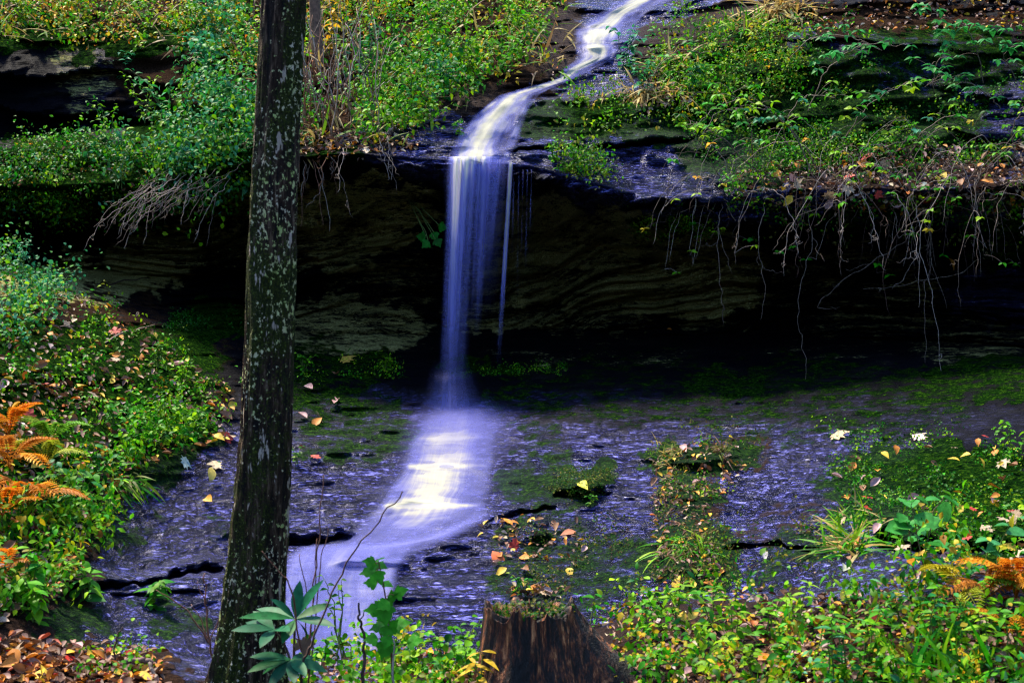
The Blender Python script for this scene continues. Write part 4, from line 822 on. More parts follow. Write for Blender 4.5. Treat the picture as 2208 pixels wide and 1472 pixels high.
# foreground upright herbs on the right
herb_lab = {0: 'tall lance leaved green herb in the right foreground', 1: 'yellow flecked herb stalk in the right foreground', 2: 'broad leaved green herb in the right foreground'}
HP = [(1400,1380,.28,0),(1460,1350,.30,0),(1530,1360,.30,0),(1590,1400,.32,0),(1650,1390,.26,0),(1720,1370,.30,0),(1790,1500,.42,0),(1830,1480,.40,0),(1870,1430,.30,0),(1950,1400,.34,0),(2000,1440,.36,0),(2060,1430,.34,0),(2120,1460,.34,0),(2180,1440,.36,0),
      (1500,1430,.22,2),(1700,1460,.22,2),(1620,1480,.22,2),(1420,1470,.18,2),(2140,1370,.2,2),(1910,1480,.2,2),
      (1580,1330,.24,1),(1690,1430,.3,1),(1850,1380,.3,1),(2010,1380,.3,1),(1760,1420,.3,1),(2090,1400,.3,1),(1560,1470,.3,1),(1960,1480,.3,1)]
for (px, py, h, k) in HP:
    tm, pal, sz, wd, nl = ((LANCE, mixpal((G, 5), (T_, 1)), .062, 1.2, 13), (ROUND, mixpal((YL, 3), (G, 1)), .015, 1.0, 30), (OVATE, G, .045, 1.0, 7))[k]
    plant('herb', herb_lab[k], 'herb', px, py, h*.58, (2, 1, 3)[k], nl, sz, tm, pal, group=herb_lab[k].replace('herb', 'herbs'), spread=.35, droop=.25, wid=wd)
FH = [(700,1450,.12),(760,1440,.16),(830,1455,.14),(900,1445,.15),(960,1450,.16),(990,1440,.18),(870,1470,.12),(1010,1465,.12)]
for (px, py, h) in FH:
    plant('herb', 'round leaved low green herb between the trunk and the stump', 'herb', px, py, h, 3, 6, .045, ROUND, mixpal((G, 6), (YL, 1)), group='low herbs between the trunk and the stump', spread=.5, droop=.2)
plant('herb', 'yellow narrow leaved plant against the left side of the stump', 'herb', 1040, 1495, .14, 2, 8, .085, LANCE, [(.55, .40, .02), (.5, .33, .02)], spread=.3, off=.1, wid=.9)
plant('seedling', 'broad green leaf seedling at the right of the stump', 'plant', 1275, 1350, .13, 1, 4, .07, OVATE, G, spread=.3, wid=1.3)
plant('sapling', 'large rounded leaf sapling at lower right', 'sapling', 1975, 1270, .36, 3, 6, .085, ROUND, [(.03, .22, .03), (.05, .28, .05)], spread=.75, droop=.5, wid=1.0, stem=TWIG, lstart=.35)
plant('sapling', 'small sapling with few rounded leaves at the right edge', 'sapling', 2120, 1280, .25, 2, 4, .085, ROUND, [(.03, .22, .03), (.05, .26, .09)], spread=.7, droop=.5, lstart=.4)
for (px, py, h, lab) in [(80,1340,.16,'drooping leafy sprig with a pale top at the lower left edge'),(185,1290,.14,'leafy sprig hanging over the rock crack at left'),(325,1300,.10,'small green sprig below the rock crack'),(60,1290,.18,'dense green sprig at the far left edge'),(200,1050,.22,'bright lance leaved plant at the edge of the left bank'),(130,1120,.26,'bright green plant among the orange ferns'),(180,1130,.22,'tall bright plant hanging over the slab at left')]:
    plant('leafy_plant', lab, 'plant', px, py, h, 4, 7, .075, LANCE, mixpal((G, 4), (T_, 1)), spread=.6, droop=.6, wid=1.7, lean=(.15, -.1))

# ------------------------------------------------------------------ rhododendron
ry = 4.15
rb = W(640, 1530, ry); rh = empty('rhododendron', rb, 'dark green leathery leaved rhododendron in front of the trunk base', 'shrub')
sm = MB()
def stempath(pts, r, m=None):
    P = smooth_path([W(a, b, y) for a, b, y in pts], 6); V, F = tube(P, np.linspace(r, r*.55, len(P)), 6); (m or sm).add(V, F, (.1,)*3)
stempath([(640,1530,ry),(634,1440,ry),(636,1334,ry-.02)], .006); stempath([(650,1540,ry),(622,1410,ry-.03),(592,1356,ry-.05)], .005); stempath([(640,1500,ry),(632,1460,ry-.05),(628,1420,ry-.07)], .006)
sm.obj('stem', mat_wood('rhododendron_bark', (.07, .04, .025), (.20, .13, .09)), rh, rb)
WH = [((637,1334,ry-.02),[(643,1256,0),(682,1250,-.02),(597,1287,-.05),(529,1315,-.08),(556,1300,.05),(711,1293,.03),(712,1334,-.08),(610,1372,-.1),(668,1360,.06)]),
      ((592,1356,ry-.05),[(506,1347,-.04),(530,1330,.06),(563,1381,-.1),(548,1310,.05),(618,1348,-.08)]),
      ((628,1420,ry-.07),[(546,1405,-.03),(541,1433,-.08),(581,1468,-.10),(633,1456,-.12),(656,1442,-.1),(702,1437,-.02),(676,1408,.05),(560,1440,.05)])]
for c, tips in WH:
    c3 = W(*c)
    for (tx, ty_, dy) in tips:
        t3 = W(tx, ty_, c[2]+dy); d = t3-c3; ln_ = np.linalg.norm(d)*1.02; m = MB()
        leaves(m, RHODO, np.zeros((1, 3)), d[None], (UP*.9+TOCAM*.55)[None], ln_*1.03, pick([(.008, .075, .034), (.013, .11, .045), (.010, .09, .022)], 1, .2), np.array([.17*.12/.1/ln_*.9])*.62)
        m.obj('leaf', WAXY, rh, (0, 0, 0), tuple(c3-rb))
        
m = MB(); leaves(m, MAPLE, np.zeros((1, 3)), np.array([[.1, -.2, -1]]), np.array([[.2, -1, .1]]), .06, [(.16, .09, .05)], 1.0)
tag(m.obj('fallen_leaf', LITTER, None, (0, 0, 0), tuple(W(655, 1372, ry-.04))), 'withered brown leaf caught in the rhododendron stems', 'leaf')

# ------------------------------------------------------------------ bare saplings, sticks
def twig_plant(name, label, cat, paths, mat, group=None, leafpts=None):
    b = W(*paths[0][1][0]); root = empty(name, b, label, cat, group)
    for k, (r, pts) in enumerate(paths):
        P = smooth_path([W(*p) for p in pts], 7); P = wob(P, .006); V, F = tube(P, np.linspace(r, r*.45, len(P)), 5)
        m = MB(); m.add(V, F, (.1,)*3); m.obj('stem' if k == 0 else 'branch', mat, root, b)
    return root
y = 4.05
twig_plant('bare_sapling', 'long bare twig arching up across the lower cascade', 'sapling', [(.0042, [(640,1540,y),(655,1430,y),(674,1382,y),(708,1295,y),(748,1211,y),(798,1144,y-.02),(870,1057,y-.04)])], DTWIG)
twig_plant('bare_sapling', 'cluster of thin upright bare stems behind the rhododendron', 'sapling', [(.0032, [(662,1540,y+.15),(668,1365,y+.15),(678,1241,y+.15),(692,1110,y+.15),(699,1020,y+.15)]),(.0026, [(664,1450,y+.15),(676,1290,y+.15),(681,1158,y+.15)]),(.0024, [(664,1480,y+.16),(690,1240,y+.16),(706,1135,y+.16)]),(.0024, [(664,1450,y+.15),(658,1285,y+.14),(643,1194,y+.12)])], RTWIG)
twig_plant('bare_sapling', 'short tan twig leaning left beside the trunk', 'sapling', [(.0028, [(650,1400,y-.05),(629,1271,y-.1),(600,1230,y-.12),(566,1190,y-.14)])], RTWIG)
twig_plant('bare_sapling', 'small branching bare shrub left of the trunk base', 'sapling', [(.0045, [(462,1560,4.6),(458,1440,4.6),(450,1370,4.6),(446,1300,4.6),(440,1235,4.6)]),(.003, [(450,1385,4.6),(410,1320,4.58),(335,1268,4.55)]),(.0025, [(448,1375,4.6),(430,1330,4.62),(414,1300,4.62)]),(.002, [(452,1385,4.6),(470,1340,4.6),(482,1310,4.6)]),(.002, [(446,1300,4.6),(432,1270,4.58),(428,1250,4.58)])], RTWIG)
twig_plant('dead_stick', 'dark curved stick standing at lower left', 'stick', [(.004, [(246,1445,4.6),(248,1400,4.6),(254,1368,4.59),(262,1353,4.58)])], DTWIG)
twig_plant('dead_stick', 'brown bent stick in front of the lower cascade', 'stick', [(.0062, [(788,1540,4.2),(784,1440,4.2),(782,1375,4.2),(774,1330,4.2),(771,1300,4.2)]),(.002, [(776,1335,4.2),(792,1310,4.18),(815,1303,4.17)])], DTWIG)
twig_plant('dead_stick', 'pale thin stick standing beside the maple sapling', 'stick', [(.0048, [(850,1540,4.1),(849,1460,4.1),(848,1376,4.1)])], PALE)
def rod(name, label, pts, r, mat):
    b = W(*pts[0]); P = wob(smooth_path([W(*p) for p in pts], 8), .006); V, F = tube(P, np.linspace(r, r*.8, len(P)), 8); m = MB(); m.add(V, F, (.1,)*3)
    return tag(m.obj(name, mat, None, b, tuple(b)), label, 'stick')
rod('fallen_branch', 'short brown log piece lying on the leaf litter at lower left', [(270,1425,4.55),(300,1423,4.55),(330,1427,4.55)], .011, mat_wood('log_bark', (.06, .03, .03), (.20, .11, .09)))
rod('fallen_branch', 'slanting brown branch end below the log piece', [(322,1430,4.5),(334,1455,4.46),(340,1475,4.42)], .007, TWIG)
for k, (a, b, c, d, lab) in enumerate([(130,705,180,730,'dark fallen twig upper on the left bank'),(30,830,120,845,'pale fallen twig on the left bank near the edge'),(200,625,330,600,'dry stick at the top of the left bank'),(225,740,330,700,'dry stick lying on the left bank under the overhang')]):
    p0, p1 = S(a, b, .02), S(c, d, .02); P = wob(smooth_path([p0, (p0+p1)/2+[0, 0, .02], p1], 5), .012); V, F = tube(P, np.linspace(.007, .004, len(P)), 5); m = MB(); m.add(V, F, (.1,)*3)
    tag(m.obj('fallen_branch', TWIG if k % 2 else DTWIG, None, p0, tuple(p0)), lab, 'stick')

# ------------------------------------------------------------------ maple sapling in the middle foreground
y = 4.15; mp = [(852,1540),(846,1440),(842,1375),(838,1320),(832,1290),(824,1245),(815,1205)]
b = W(850, 1540, y); ms = empty('maple_sapling', b, 'slender sapling with toothed green leaves in front of the lower cascade', 'sapling')
sm = MB(); P = smooth_path([W(a, c, y) for a, c in mp], 6); V, F = tube(P, np.linspace(.004, .0018, len(P)), 5); sm.add(V, F, (.1,)*3)
ML = [(799,1212,-.5,.2,.055,815,1212),(820,1219,.6,-.1,.05,815,1210),(796,1232,-.9,-.1,.062,818,1225),(816,1243,.4,-.8,.055,820,1232),(801,1256,-.9,.1,.05,822,1245),(834,1258,.8,-.2,.045,824,1246),(818,1205,.8,.4,.04,815,1206),
      (845,1287,.3,.2,.062,832,1292),(862,1276,.9,.5,.058,834,1285),(828,1303,-.6,-.3,.055,836,1300),(813,1315,-.6,.1,.085,836,1312),(828,1322,.2,-.9,.08,838,1318),
      (816,1352,-.9,-.1,.062,840,1345),(836,1362,-.2,-.8,.058,842,1358),(862,1345,.9,.3,.075,842,1352),(848,1348,.4,.6,.05,842,1350),(802,1377,-.9,0,.055,843,1375),(834,1382,-.2,-.8,.05,843,1376),(830,1398,-.3,-.9,.072,844,1388),(892,1382,.9,.3,.065,846,1400)]
for (lx, ly, dx, dz, s, ax, ay) in ML:
    s *= .84; yy = y-rng.uniform(-.05, .09); p = W(lx, ly, yy); a3 = W(ax, ay, y); d = np.array([dx, -.25, dz]); d /= np.linalg.norm(d); p = p-d*s*.4
    V, F = tube(smooth_path([a3, (a3+p)/2+[0, 0, .004], p], 4), .0011, 4); sm.add(V, F, (.1,)*3)
    m = MB(); leaves(m, LOBE, np.zeros((1, 3)), d[None], (UP*.8+TOCAM*.75+rng.normal(0, .15, 3))[None], s, pick([(.04, .27, .012), (.05, .32, .015), (.03, .22, .01)], 1, .1), 1.15)
    m.obj('leaf', LEAF, ms, (0, 0, 0), tuple(p-b))
sm.obj('stem', RTWIG, ms, b)
plant('sapling', 'thin stemmed green seedling behind the pale stick', 'sapling', 735, 1420, .36, 4, 5, .045, OVATE, G, spread=.35, off=.3, lstart=.5)
plant('sapling', 'sparse dark seedling right of the rhododendron', 'sapling', 830, 1430, .26, 3, 5, .06, OVATE, G, spread=.5, off=.4, lstart=.5)

# ------------------------------------------------------------------ ferns
def frond(mb, L_, col, curl):
    n = 17; P = np.array([[0, t*L_*.94, .30*L_*math.sin(t*2.2)*curl-.38*L_*t*t] for t in np.linspace(0, 1, n+1)])
    V, F = tube(P, np.linspace(.0022, .0007, n+1), 4); mb.add(V, F, np.array(col)*.6)
    T = nrm(np.gradient(P, axis=0))
    for s in (-1, 1):
        i = np.arange(2, n+1); t = i/n; w = L_*.30*np.sin(np.pi*np.clip(1-t*.93, 0, 1)**.75)*(1.05-.35*t)
        d = np.array([s*1.0, .42, -.12])*np.ones((len(i), 1))+T[i]*.25
        leaves(mb, LANCE, P[i], d, np.array([0, 0, 1.0])+0*d+rng.normal(0, .12, (len(i), 3)), w, np.array(col)*rng.uniform(.75, 1.25, (len(i), 1)), .95)
        for k in range(len(i)):                      # toothing of the pinnae
            m = 6; tt_ = np.linspace(.15, .85, m); q = P[i[k]]+nrm(d[k])*w[k]*tt_[:, None]
            for s2 in (-1, 1):
                e = nrm(nrm(d[k])*.6+s2*np.array([0, 1, 0])*.8); leaves(mb, LANCE, q, np.repeat(e[None], m, 0), np.tile([0, 0, 1.0], (m, 1)), w[k]*.26*(1.1-tt_), np.array(col)*rng.uniform(.8, 1.2, (m, 1)), 1.6)
def fern(px, py, nf, L_, pal, label, face=0.0, off=.10):
    L_ *= 1.05
    b = S(px, py, off); root = empty('fern', b, label, 'fern')
    for k in range(nf):
        m = MB(); frond(m, L_*rng.uniform(.75, 1.1), pick(pal, 1, .15)[0], rng.uniform(.8, 1.3))
        o = m.obj('frond', LEAF, root)
        az = face+(k-(nf-1)/2)*(2.6/max(nf-1, 1))+rng.normal(0, .15)          # fan that faces the viewer
        o.rotation_euler = (R(rng.uniform(15, 50)), R(rng.normal(0, 10)), np.pi+az)
FO = [(.62,.20,.012),(.66,.29,.02),(.52,.20,.03)]; FY = [(.42,.36,.02),(.30,.34,.02)]; FG = [(.12,.30,.02),(.22,.34,.02)]
fern(20, 1010, 6, .26, FO, 'large orange fern at the left edge'); fern(60, 1090, 6, .24, FO, 'orange brown fern low on the left bank', .3); fern(10, 1120, 5, .24, FO, 'rust orange fern cut by the left edge')
fern(100, 1000, 5, .22, FY, 'yellowing fern right of the orange ferns', .3); fern(20, 940, 5, .2, FO, 'pale orange fern above the large fern'); fern(110, 960, 4, .2, FG, 'yellow green fern at the top of the fern clump', .2); fern(10, 1240, 4, .2, FO, 'small orange fern at the lower left edge')
fern(2085, 1300, 4, .22, FG+FY, 'green and yellow fern at lower right', .2); fern(2130, 1290, 4, .2, FO, 'orange fern frond beside the green fern at lower right', .3); fern(2190, 1290, 5, .24, FO, 'rust brown fern at the right edge'); fern(2170, 1370, 4, .18, FO, 'brown wilted fern below the right edge ferns')

# ------------------------------------------------------------------ brambles on the right wall
def bramble(label, pts, nleaf, size, pal, lift=.35, r=.0045, leafy=True, group=None, mat=None):
    """arching cane rooted on the ledge at pts[0]; compound leaves along its outer part"""
    b = S(pts[0][0], pts[0][1], .0); Y0 = b[1]; n = len(pts)
    P = [b]+[W(px, py, Y0-lift*(k/(n-1))**.8-.03) for k, (px, py) in enumerate(pts) if k]
    root = empty('bramble', b, label, 'bramble', group)
    P = wob(smooth_path(P, 7), .012); V, F = tube(P, np.linspace(r, r*.4, len(P)), 5); sm = MB(); sm.add(V, F, (.1,)*3)
    fm = MB()
    if leafy:
        for q in np.linspace(.25, 1, nleaf):
            i0 = int(q*(len(P)-1)); a = rng.uniform(0, 6.28); e = P[i0]+np.array([math.cos(a)*.13, -abs(math.sin(a))*.08, rng.uniform(-.05, .09)])*rng.uniform(.4, 1.3)
            V, F = tube(smooth_path([P[i0], (P[i0]+e)/2+[0, 0, .015], e], 3), .0012, 4); sm.add(V, F, (.1,)*3)
            k = rng.integers(3, 6); an = np.linspace(-1.9, 1.9, k)+a*.3+rng.normal(0, .2, k); d = np.stack([np.cos(an+a), np.sin(an+a)*.6-.2, rng.uniform(-.5, .15, k)], -1)
            leaves(fm, OVATE, np.repeat(e[None], k, 0), d, UP+TOCAM*.5+rng.normal(0, .25, (k, 3)), size*rng.uniform(.7, 1.2, k), np.repeat(pick(pal, 1, .15), k, 0)*rng.uniform(.8, 1.2, (k, 1)), 1.1)
        fm.obj('foliage', LEAF, root, b)
    sm.obj('cane', mat or TWIG, root, b); return root
BG = mixpal((G, 4), (T_, 1)); BD = [(.015, .17, .02), (.02, .21, .03), (.03, .24, .05)]
bramble('long arching bramble cane sweeping up to the right in the dark corner', [(1817,313),(1840,270),(1880,222),(1927,195),(1972,174)], 14, .055, BG)
bramble('bramble cane reaching up right below the upper dark rock', [(1743,240),(1774,167),(1805,132),(1840,108),(1878,94),(1930,100)], 14, .055, BD)
bramble('bramble arch bending down to the bright rock ledge', [(1770,382),(1735,313),(1683,260),(1635,226),(1579,219),(1527,247),(1492,289)], 12, .05, BG)
bramble('lower bramble arch parallel to the bright rock', [(1760,390),(1700,275),(1655,236),(1605,235),(1554,240),(1527,271),(1496,348)], 8, .045, BG)
bramble('short bramble stem standing over the mossy step', [(1621,360),(1621,306),(1610,257),(1593,222),(1570,190)], 12, .055, BG)
bramble('leafy bramble spray above the blue wet rock', [(2014,200),(2014,156),(2028,120),(2040,100),(2056,87)], 12, .06, BD, .25)
bramble('trailing bramble stem curving over the blue wet rock', [(2156,236),(2128,205),(2083,181),(2031,170),(1990,190)], 14, .055, BD, .25)
bramble('bramble stem leaning right from the litter ledge', [(1962,340),(1985,290),(2028,257),(2059,250),(2100,270)], 8, .05, BG)
bramble('high bramble spray at the top right', [(2120,180),(2110,120),(2080,60),(2030,35),(1990,30)], 13, .06, BD, .25)
bramble('bramble spray at the right edge near the top', [(2190,180),(2170,130),(2150,90),(2120,60)], 13, .06, BD, .25)
bramble('drooping bramble spray over the dark rock beside the grass tuft', [(1690,140),(1740,90),(1800,75),(1850,85),(1900,110)], 12, .055, BD, .3)
bramble('bramble spray in front of the mossy steps', [(1700,330),(1690,280),(1720,220),(1760,205),(1800,215)], 13, .05, BG, .35)
bramble('low bramble with pale leaves on the litter ledge', [(1880,340),(1900,320),(1930,310),(1960,300)], 8, .05, mixpal((G, 2), (YL, 1)), .2)
bramble('bramble with yellow tips left of the mossy steps', [(1640,380),(1560,300),(1500,265),(1475,270)], 8, .05, mixpal((G, 2), (YL, 2)), .3)
bramble('bramble spray at the right edge above the litter ledge', [(2190,340),(2180,290),(2200,240),(2230,230)], 8, .05, BG, .2)
bramble('green bramble over the bank right of the upper stream', [(1400,180),(1430,130),(1470,110),(1510,115)], 9, .05, BG, .2)

# hanging bare roots and canes under the right ledge
def hang(label, anchors, mat, fork=2, group='bare canes hanging from the right ledge', nm='hanging_cane'):
    b0 = anchors[0]; b = S(b0[0], b0[1], 0); Y0 = b[1]; n = len(anchors)
    P = [b]+[W(px, py, Y0-.10-.22*(k/(n-1))) for k, (px, py) in enumerate(anchors) if k]
    root = empty(nm, b, label, 'cane', group); P = wob(smooth_path(P, 7), .014); V, F = tube(P, np.linspace(.0026, .0009, len(P)), 5); m = MB(); m.add(V, F, (.1,)*3); m.obj('stem', mat, root, b)
    for k in range(fork):
        i0 = rng.integers(4, len(P)-3); d = P[min(i0+4, len(P)-1)]-P[i0]; L_ = np.linalg.norm(P[-1]-P[i0])*rng.uniform(.2, .6); m = MB()
        e = P[i0]+nrm(d+rng.normal(0, .07, 3)*[1, .5, 1])*L_; V, F = tube(wob(smooth_path([P[i0], (P[i0]+e)/2+[0, 0, -.02], e], 5), .02), np.linspace(.0017, .0007, 11), 4); m.add(V, F, (.1,)*3)
        m.obj('side_shoot', mat, root, b)
HL = 'bare pale cane hanging down in the dark below the right ledge'
HC = [('single straight cane hanging left of the other bare canes', [(1556,440),(1548,500),(1549,580),(1556,650),(1563,700)]),
      ('kinked bare cane second from the left under the ledge', [(1650,430),(1637,500),(1640,560),(1648,620),(1643,690)]),
      ('longest bare cane dangling down to the slab', [(1740,450),(1752,520),(1728,600),(1722,680),(1732,760),(1741,860),(1727,950)]),
      ('bare cane bent back in a hook at its tip', [(1990,470),(1950,520),(1880,565),(1810,610),(1764,655),(1790,664),(1812,660)]),
      ('long bare cane hanging plumb near the right', [(2000,450),(2010,560),(1992,620),(1996,720),(1998,830)]),
      ('bare cane hanging beside the long plumb one', [(1975,430),(1985,540),(2003,600),(2018,700),(2032,812)]),
      ('bare cane stretched sideways below the ledge', [(2110,560),(2060,592),(1995,602),(1930,620),(1860,622)]),
      ('forked bare cane reaching down left under the ledge', [(1860,420),(1790,440),(1730,460),(1690,500),(1665,540)])]
for lab, an in HC: hang(lab, an, PALE if rng.uniform() < .5 else TWIG, 2, None)
for k in range(36):
    px = rng.uniform(1590, 2230); py = rng.uniform(345, 430); L_ = rng.uniform(60, 260); s = rng.uniform(-170, 150)
    an = [(px, py), (px+s*.35, py-rng.uniform(-10, 45)), (px+s*.75, py+L_*.30), (px+s*.95, py+L_*.62), (px+s*rng.uniform(.8, 1.15), py+L_)]
    hang(HL, an, (PALE, TWIG, DTWIG)[k % 3], 2)
HL5 = 'thin bare cane arching over the litter ledge at right'
for k in range(84):
    px = rng.uniform(1560, 2240); py = rng.uniform(335, 500); s = rng.choice([-1, 1])*rng.uniform(70, 230); u = rng.uniform(20, 110)
    bramble(HL5, [(px, py), (px+s*.25, py-u*.7), (px+s*.55, py-u), (px+s*.85, py-u*.4), (px+s, py+rng.uniform(20, 110))], 3, .04, mixpal((G, 3), (YL, 1)), rng.uniform(.1, .35), .0024, k % 2 == 0, 'thin bare canes arching over the litter ledge', (PALE, TWIG, DTWIG)[k % 3])
HL2 = 'bare twig trailing over the left ledge into the dark'
for k in range(30):
    px = rng.uniform(330, 540); py = rng.uniform(345, 400); L_ = rng.uniform(60, 170); s = -rng.uniform(20, 170)
    hang(HL2, [(px, py), (px+s*.3, py+L_*.25), (px+s*.7, py+L_*.55), (px+s, py+L_)], (PALE, TWIG)[k % 2], 2, 'bare twigs trailing over the left ledge', 'hanging_twig')
HL3 = 'bare twig drooping over the lip right of the trunk'
for k in range(22):
    px = rng.uniform(640, 890); py = rng.uniform(250, 320); L_ = rng.uniform(60, 210)*(1 if px < 800 else .6); s = rng.uniform(-60, 60)
    hang(HL3, [(px, py), (px+s*.3, py+L_*.2), (px+s*.7, py+L_*.55), (px+s, py+L_)], (PALE, TWIG, RTWIG)[k % 3], 1, 'bare twigs drooping over the lip right of the trunk', 'hanging_twig')
HL4 = 'thin bare brown stem in the thicket right of the trunk'
for k in range(64):
    px = rng.uniform(645, 830); py = rng.uniform(170, 310); L_ = rng.uniform(80, 260); s = rng.uniform(-70, 70); b = S(px, py, 0)
    P = wob(smooth_path([b, W(px+s*.4, py-L_*.5, b[1]-.15), W(px+s, py-L_, b[1]-.1)], 6), .02); V, F = tube(P, np.linspace(.0052, .0016, len(P)), 4); m = MB(); m.add(V, F, (.1,)*3)
    tag(m.obj('thicket_shoot', (TWIG, RTWIG, PALE)[k % 3], None, b, tuple(b)), HL4, 'stem', 'thin bare stems in the thicket right of the trunk')

# ------------------------------------------------------------------ grass tufts
def grass(px, py, n, ln_, pal, label, droop=1.0, sx=30):
    b = S(px, py, 0); xs = px+rng.normal(0, sx, n); ys = py+rng.normal(0, 8, n); m = MB(); blades(m, surf(xs, ys), 4, ln_, pal, .015, droop)
    tag(m.obj('grass_tuft', LEAF, None, b, tuple(b)), label, 'grass')
STRAW = [(.42, .27, .06), (.34, .24, .08), (.46, .36, .14)]
grass(1680, 30, 60, .26, STRAW, 'golden dry grass tuft hanging at the top right', 1.6, 26); grass(1460, 150, 60, .24, STRAW+G, 'straw grass tuft on the bank right of the upper stream', 1.8, 22); grass(1590, 60, 60, .18, STRAW+G+OL, 'mixed green and straw grass on the top bank right', 1.2, 34)
grass(260, 1040, 50, .13, OL+G, 'hanging olive grass tuft over the slab at left', 2.0, 26); grass(1440, 985, 30, .075, STRAW+OL, 'dry grass clump on the upper mossy mound', 1.8, 14); grass(1552, 975, 20, .075, OL+BR, 'green grass clump on the upper mossy mound', 1.8, 6)
grass(1850, 1120, 50, .09, STRAW+G, 'pale wispy grass at the edge of the right moss bed', 1.4, 40); grass(1490, 1190, 50, .11, OL+G, 'olive grass hanging from the lower mossy mound', 2.0, 30); grass(2020, 1475, 34, .14, G, 'tall fresh grass blades in the lower right corner', -.6, 70); grass(1400, 200, 60, .18, STRAW, 'dead brown grass hanging under the bluish plant', 2.0, 40)
grass(620, 300, 30, .2, STRAW+BR, 'dry grass behind the trunk above the lip', 1.5, 30); grass(1830, 1180, 40, .14, STRAW+G, 'thin pale stalks beside the slab at right', .6, 18)

# ------------------------------------------------------------------ stones
def stone(px, py, sx, sy, sz, label, name='stone'):
    b = S(px, py, .02); u = np.linspace(0, np.pi, 26)[:, None]; v = np.linspace(0, 2*np.pi, 40, endpoint=False)[None]
    D = np.stack([np.sin(u)*np.cos(v), np.sin(u)*np.sin(v), np.cos(u)*np.ones_like(v)], -1); r = 1+.22*fbm(D[..., 0]*1.6+px, D[..., 1]*1.6, D[..., 2]*1.6, 3)
    V = (D*r[..., None]*[sx, sy, sz]).reshape(-1, 3); i = np.arange(25)[:, None]*40; j = np.arange(40)[None]; j2 = (j+1) % 40
    F = np.stack([i+j, i+40+j, i+40+j2, i+j2], -1).reshape(-1, 4); mk = np.zeros((len(V), 4)); mk[:, 2] = .45
    tag(link(name, mk_mesh(name, V, F, TERR, attrs={'mask': mk}), None, tuple(b)), label, 'stone')
stone(850, 697, .095, .07, .045, 'rounded yellowish stone lying on the recess floor left of the fall')
stone(1120, 655, .06, .05, .05, 'pale rock nub where the thin jet strikes right of the fall')
stone(1070, 715, .035, .03, .02, 'small stone under the thin jet')

# ------------------------------------------------------------------ individual fallen leaves
LEAFM = {}
def proto(kind, col):
    key = (kind, col)
    if key not in LEAFM:
        tm = {'maple': MAPLE, 'oval': OVATE, 'long': LANCE, 'curl': CURL}[kind]; m = MB()
        leaves(m, tm, np.array([[0, 0, .012]]), np.array([[0, 1.0, 0]]), UP[None], 1.0, np.array([col]), 1.6 if kind == 'long' else 1.0); LEAFM[key] = m.mesh('fallen_leaf', LITTER, (0, .4, 0))
    return LEAFM[key]
def fleaf(px, py, s, kind, col, label, group=None, tilt=25, off=.012, rz=None):
    P, n = surf(px, py); n = nrm(n[0]*.8+UP*.3+TOCAM*.25); o = link('fallen_leaf', proto(kind, col), None, tuple(P[0]+n*off+np.array([0, -off, 0])))
    q = Vector(n).to_track_quat('Z', 'Y').to_euler(); from mathutils import Euler
    e = q.to_matrix() @ Euler((R(rng.normal(0, tilt)), R(rng.normal(0, tilt)), rng.uniform(0, 6.28) if rz is None else rz)).to_matrix(); o.rotation_euler = e.to_euler(); o.scale = (s, s, s)
    tag(o, label, 'leaf', group)
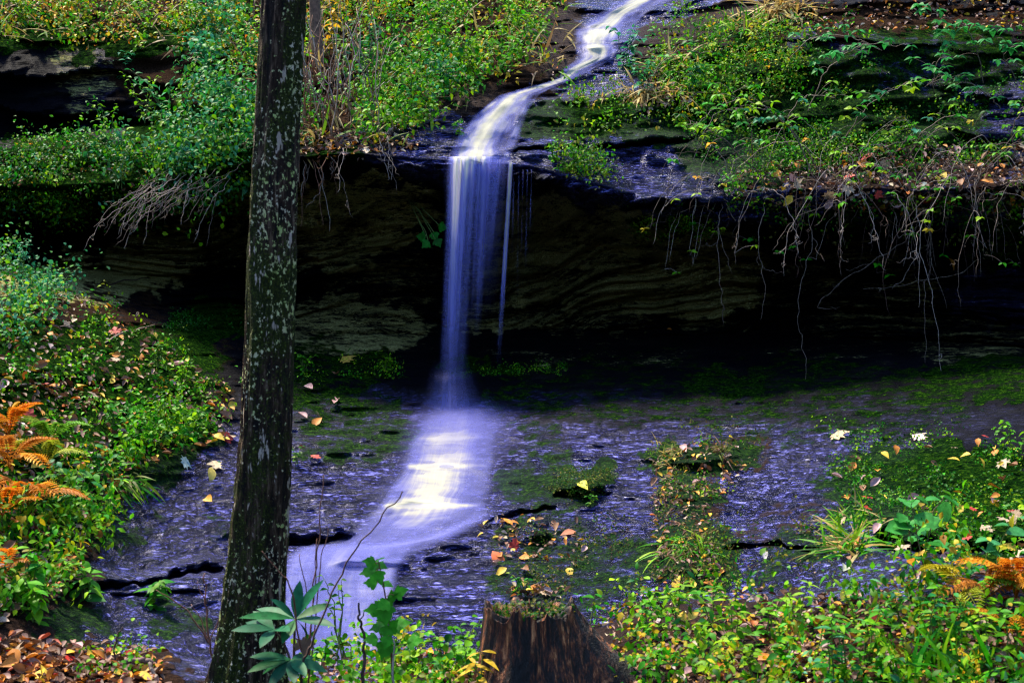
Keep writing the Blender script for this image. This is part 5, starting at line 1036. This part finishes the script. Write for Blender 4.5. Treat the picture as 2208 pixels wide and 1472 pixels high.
for (px, py, s, k, c, lab) in [(1808,940,.13,'maple',(.46,.33,.19),'big pale maple leaf standing on the slab at right'),(748,777,.13,'maple',(.55,.33,.05),'yellow maple leaf on the dim ledge left of the fall'),(450,1082,.09,'curl',(.6,.30,.05),'curled orange leaf alone on the wet slab left of the trunk'),(457,1020,.11,'long',(.62,.45,.08),'long yellow leaf on the wet slab beside the trunk'),
    (1822,1226,.06,'oval',(.42,.44,.30),'cream heart shaped leaf at the edge of the right moss'),(1255,1047,.085,'oval',(.55,.50,.03),'yellow leaf on the mossy boulder'),(1097,1126,.08,'long',(.60,.22,.02),'orange leaf lying below the cascade edge'),(1072,1203,.12,'long',(.50,.10,.02),'long rust red leaf on the slab above the stump'),(1230,1148,.09,'long',(.45,.16,.08),'reddish curled leaf on the slab right of the cascade'),
    (2048,568,.10,'oval',(.45,.18,.02),'orange leaf caught in the bare canes'),(1675,380,.10,'oval',(.55,.24,.02),'pair like orange leaf on the litter ledge'),(1990,403,.08,'oval',(.55,.55,.38),'pale cream leaf on the litter ledge'),(400,1000,.09,'maple',(.36,.45,.40),'whitish maple leaf at the foot of the left bank'),(465,1005,.09,'maple',(.46,.35,.22),'pale maple leaf beside the trunk on wet rock'),
    (1980,945,.09,'maple',(.5,.36,.34),'pinkish maple leaf at the top of the right moss'),(1575,945,.05,'oval',(.6,.42,.02),'small yellow leaf above the mossy mound'),(1440,715,.05,'curl',(.45,.15,.02),'orange scrap of leaf on the dark back wall'),(90,1430,.12,'oval',(.55,.16,.015),'bright orange leaf on the litter at lower left'),(160,1428,.10,'oval',(.4,.02,.015),'deep red leaf on the litter at lower left'),(50,1440,.09,'long',(.45,.10,.10),'pink leaf on the litter at the lower left'),
    (1650,1205,.05,'curl',(.38,.35,.35),'small white curled leaf on the slab at right'),(1730,1450,.08,'oval',(.55,.42,.16),'tan leaf at the bottom among the right foreground herbs'),(1665,1425,.08,'maple',(.50,.30,.08),'tan maple leaf in the right foreground litter'),(790,325,.12,'long',(.6,.48,.36),'pale long leaf on the lip left of the fall'),(2110,1415,.08,'oval',(.5,.04,.03),'red leaf at the lower right corner'),(1870,1100,.06,'oval',(.5,.04,.02),'bright red leaf in the middle of the right moss')]:
    fleaf(px, py, s, k, c, lab, None, 15)
ZN = [(L_BANK, 120, 'on the leafy left bank', .066), (R_MOSS, 90, 'on the right moss bed', .056), ([(1620,360),(1850,330),(2250,320),(2250,440),(1700,440)], 40, 'on the litter ledge at right', .085), (STRIP, 18, 'on the mossy strip across the slab', .06), ([(1020,1110),(1260,1120),(1300,1280),(1080,1290)], 22, 'on the slab above the stump', .06), ([(640,840),(740,800),(720,1000),(640,1010)], 9, 'on the slab right of the trunk', .08), ([(-20,1395),(330,1420),(330,1480),(-20,1480)], 20, 'on the litter at lower left', .065), (R_FORE, 30, 'among the right foreground herbs', .065), ([(380,850),(520,850),(510,1000),(400,1000)], 14, 'beside the trunk on wet rock', .08)]
KC = [('orange', (.52, .18, .02), 'oval'), ('yellow', (.58, .38, .03), 'oval'), ('pale tan', (.36, .26, .17), 'maple'), ('brown', (.20, .09, .04), 'curl'), ('red', (.36, .03, .02), 'maple'), ('pinkish', (.42, .24, .24), 'curl')]
for poly, n, where, s in ZN:
    c = inpoly(poly, n)
    for k in range(n):
        nm, cl, kd = KC[rng.choice(6, p=[.26, .22, .15, .18, .07, .12])]; lab = nm+' fallen leaf '+where
        fleaf(c[k, 0], c[k, 1], s*rng.uniform(.6, 1.25), kd, cl, lab, nm+' fallen leaves '+where, 25, .035 if 'slab' not in where and 'rock' not in where else .012)
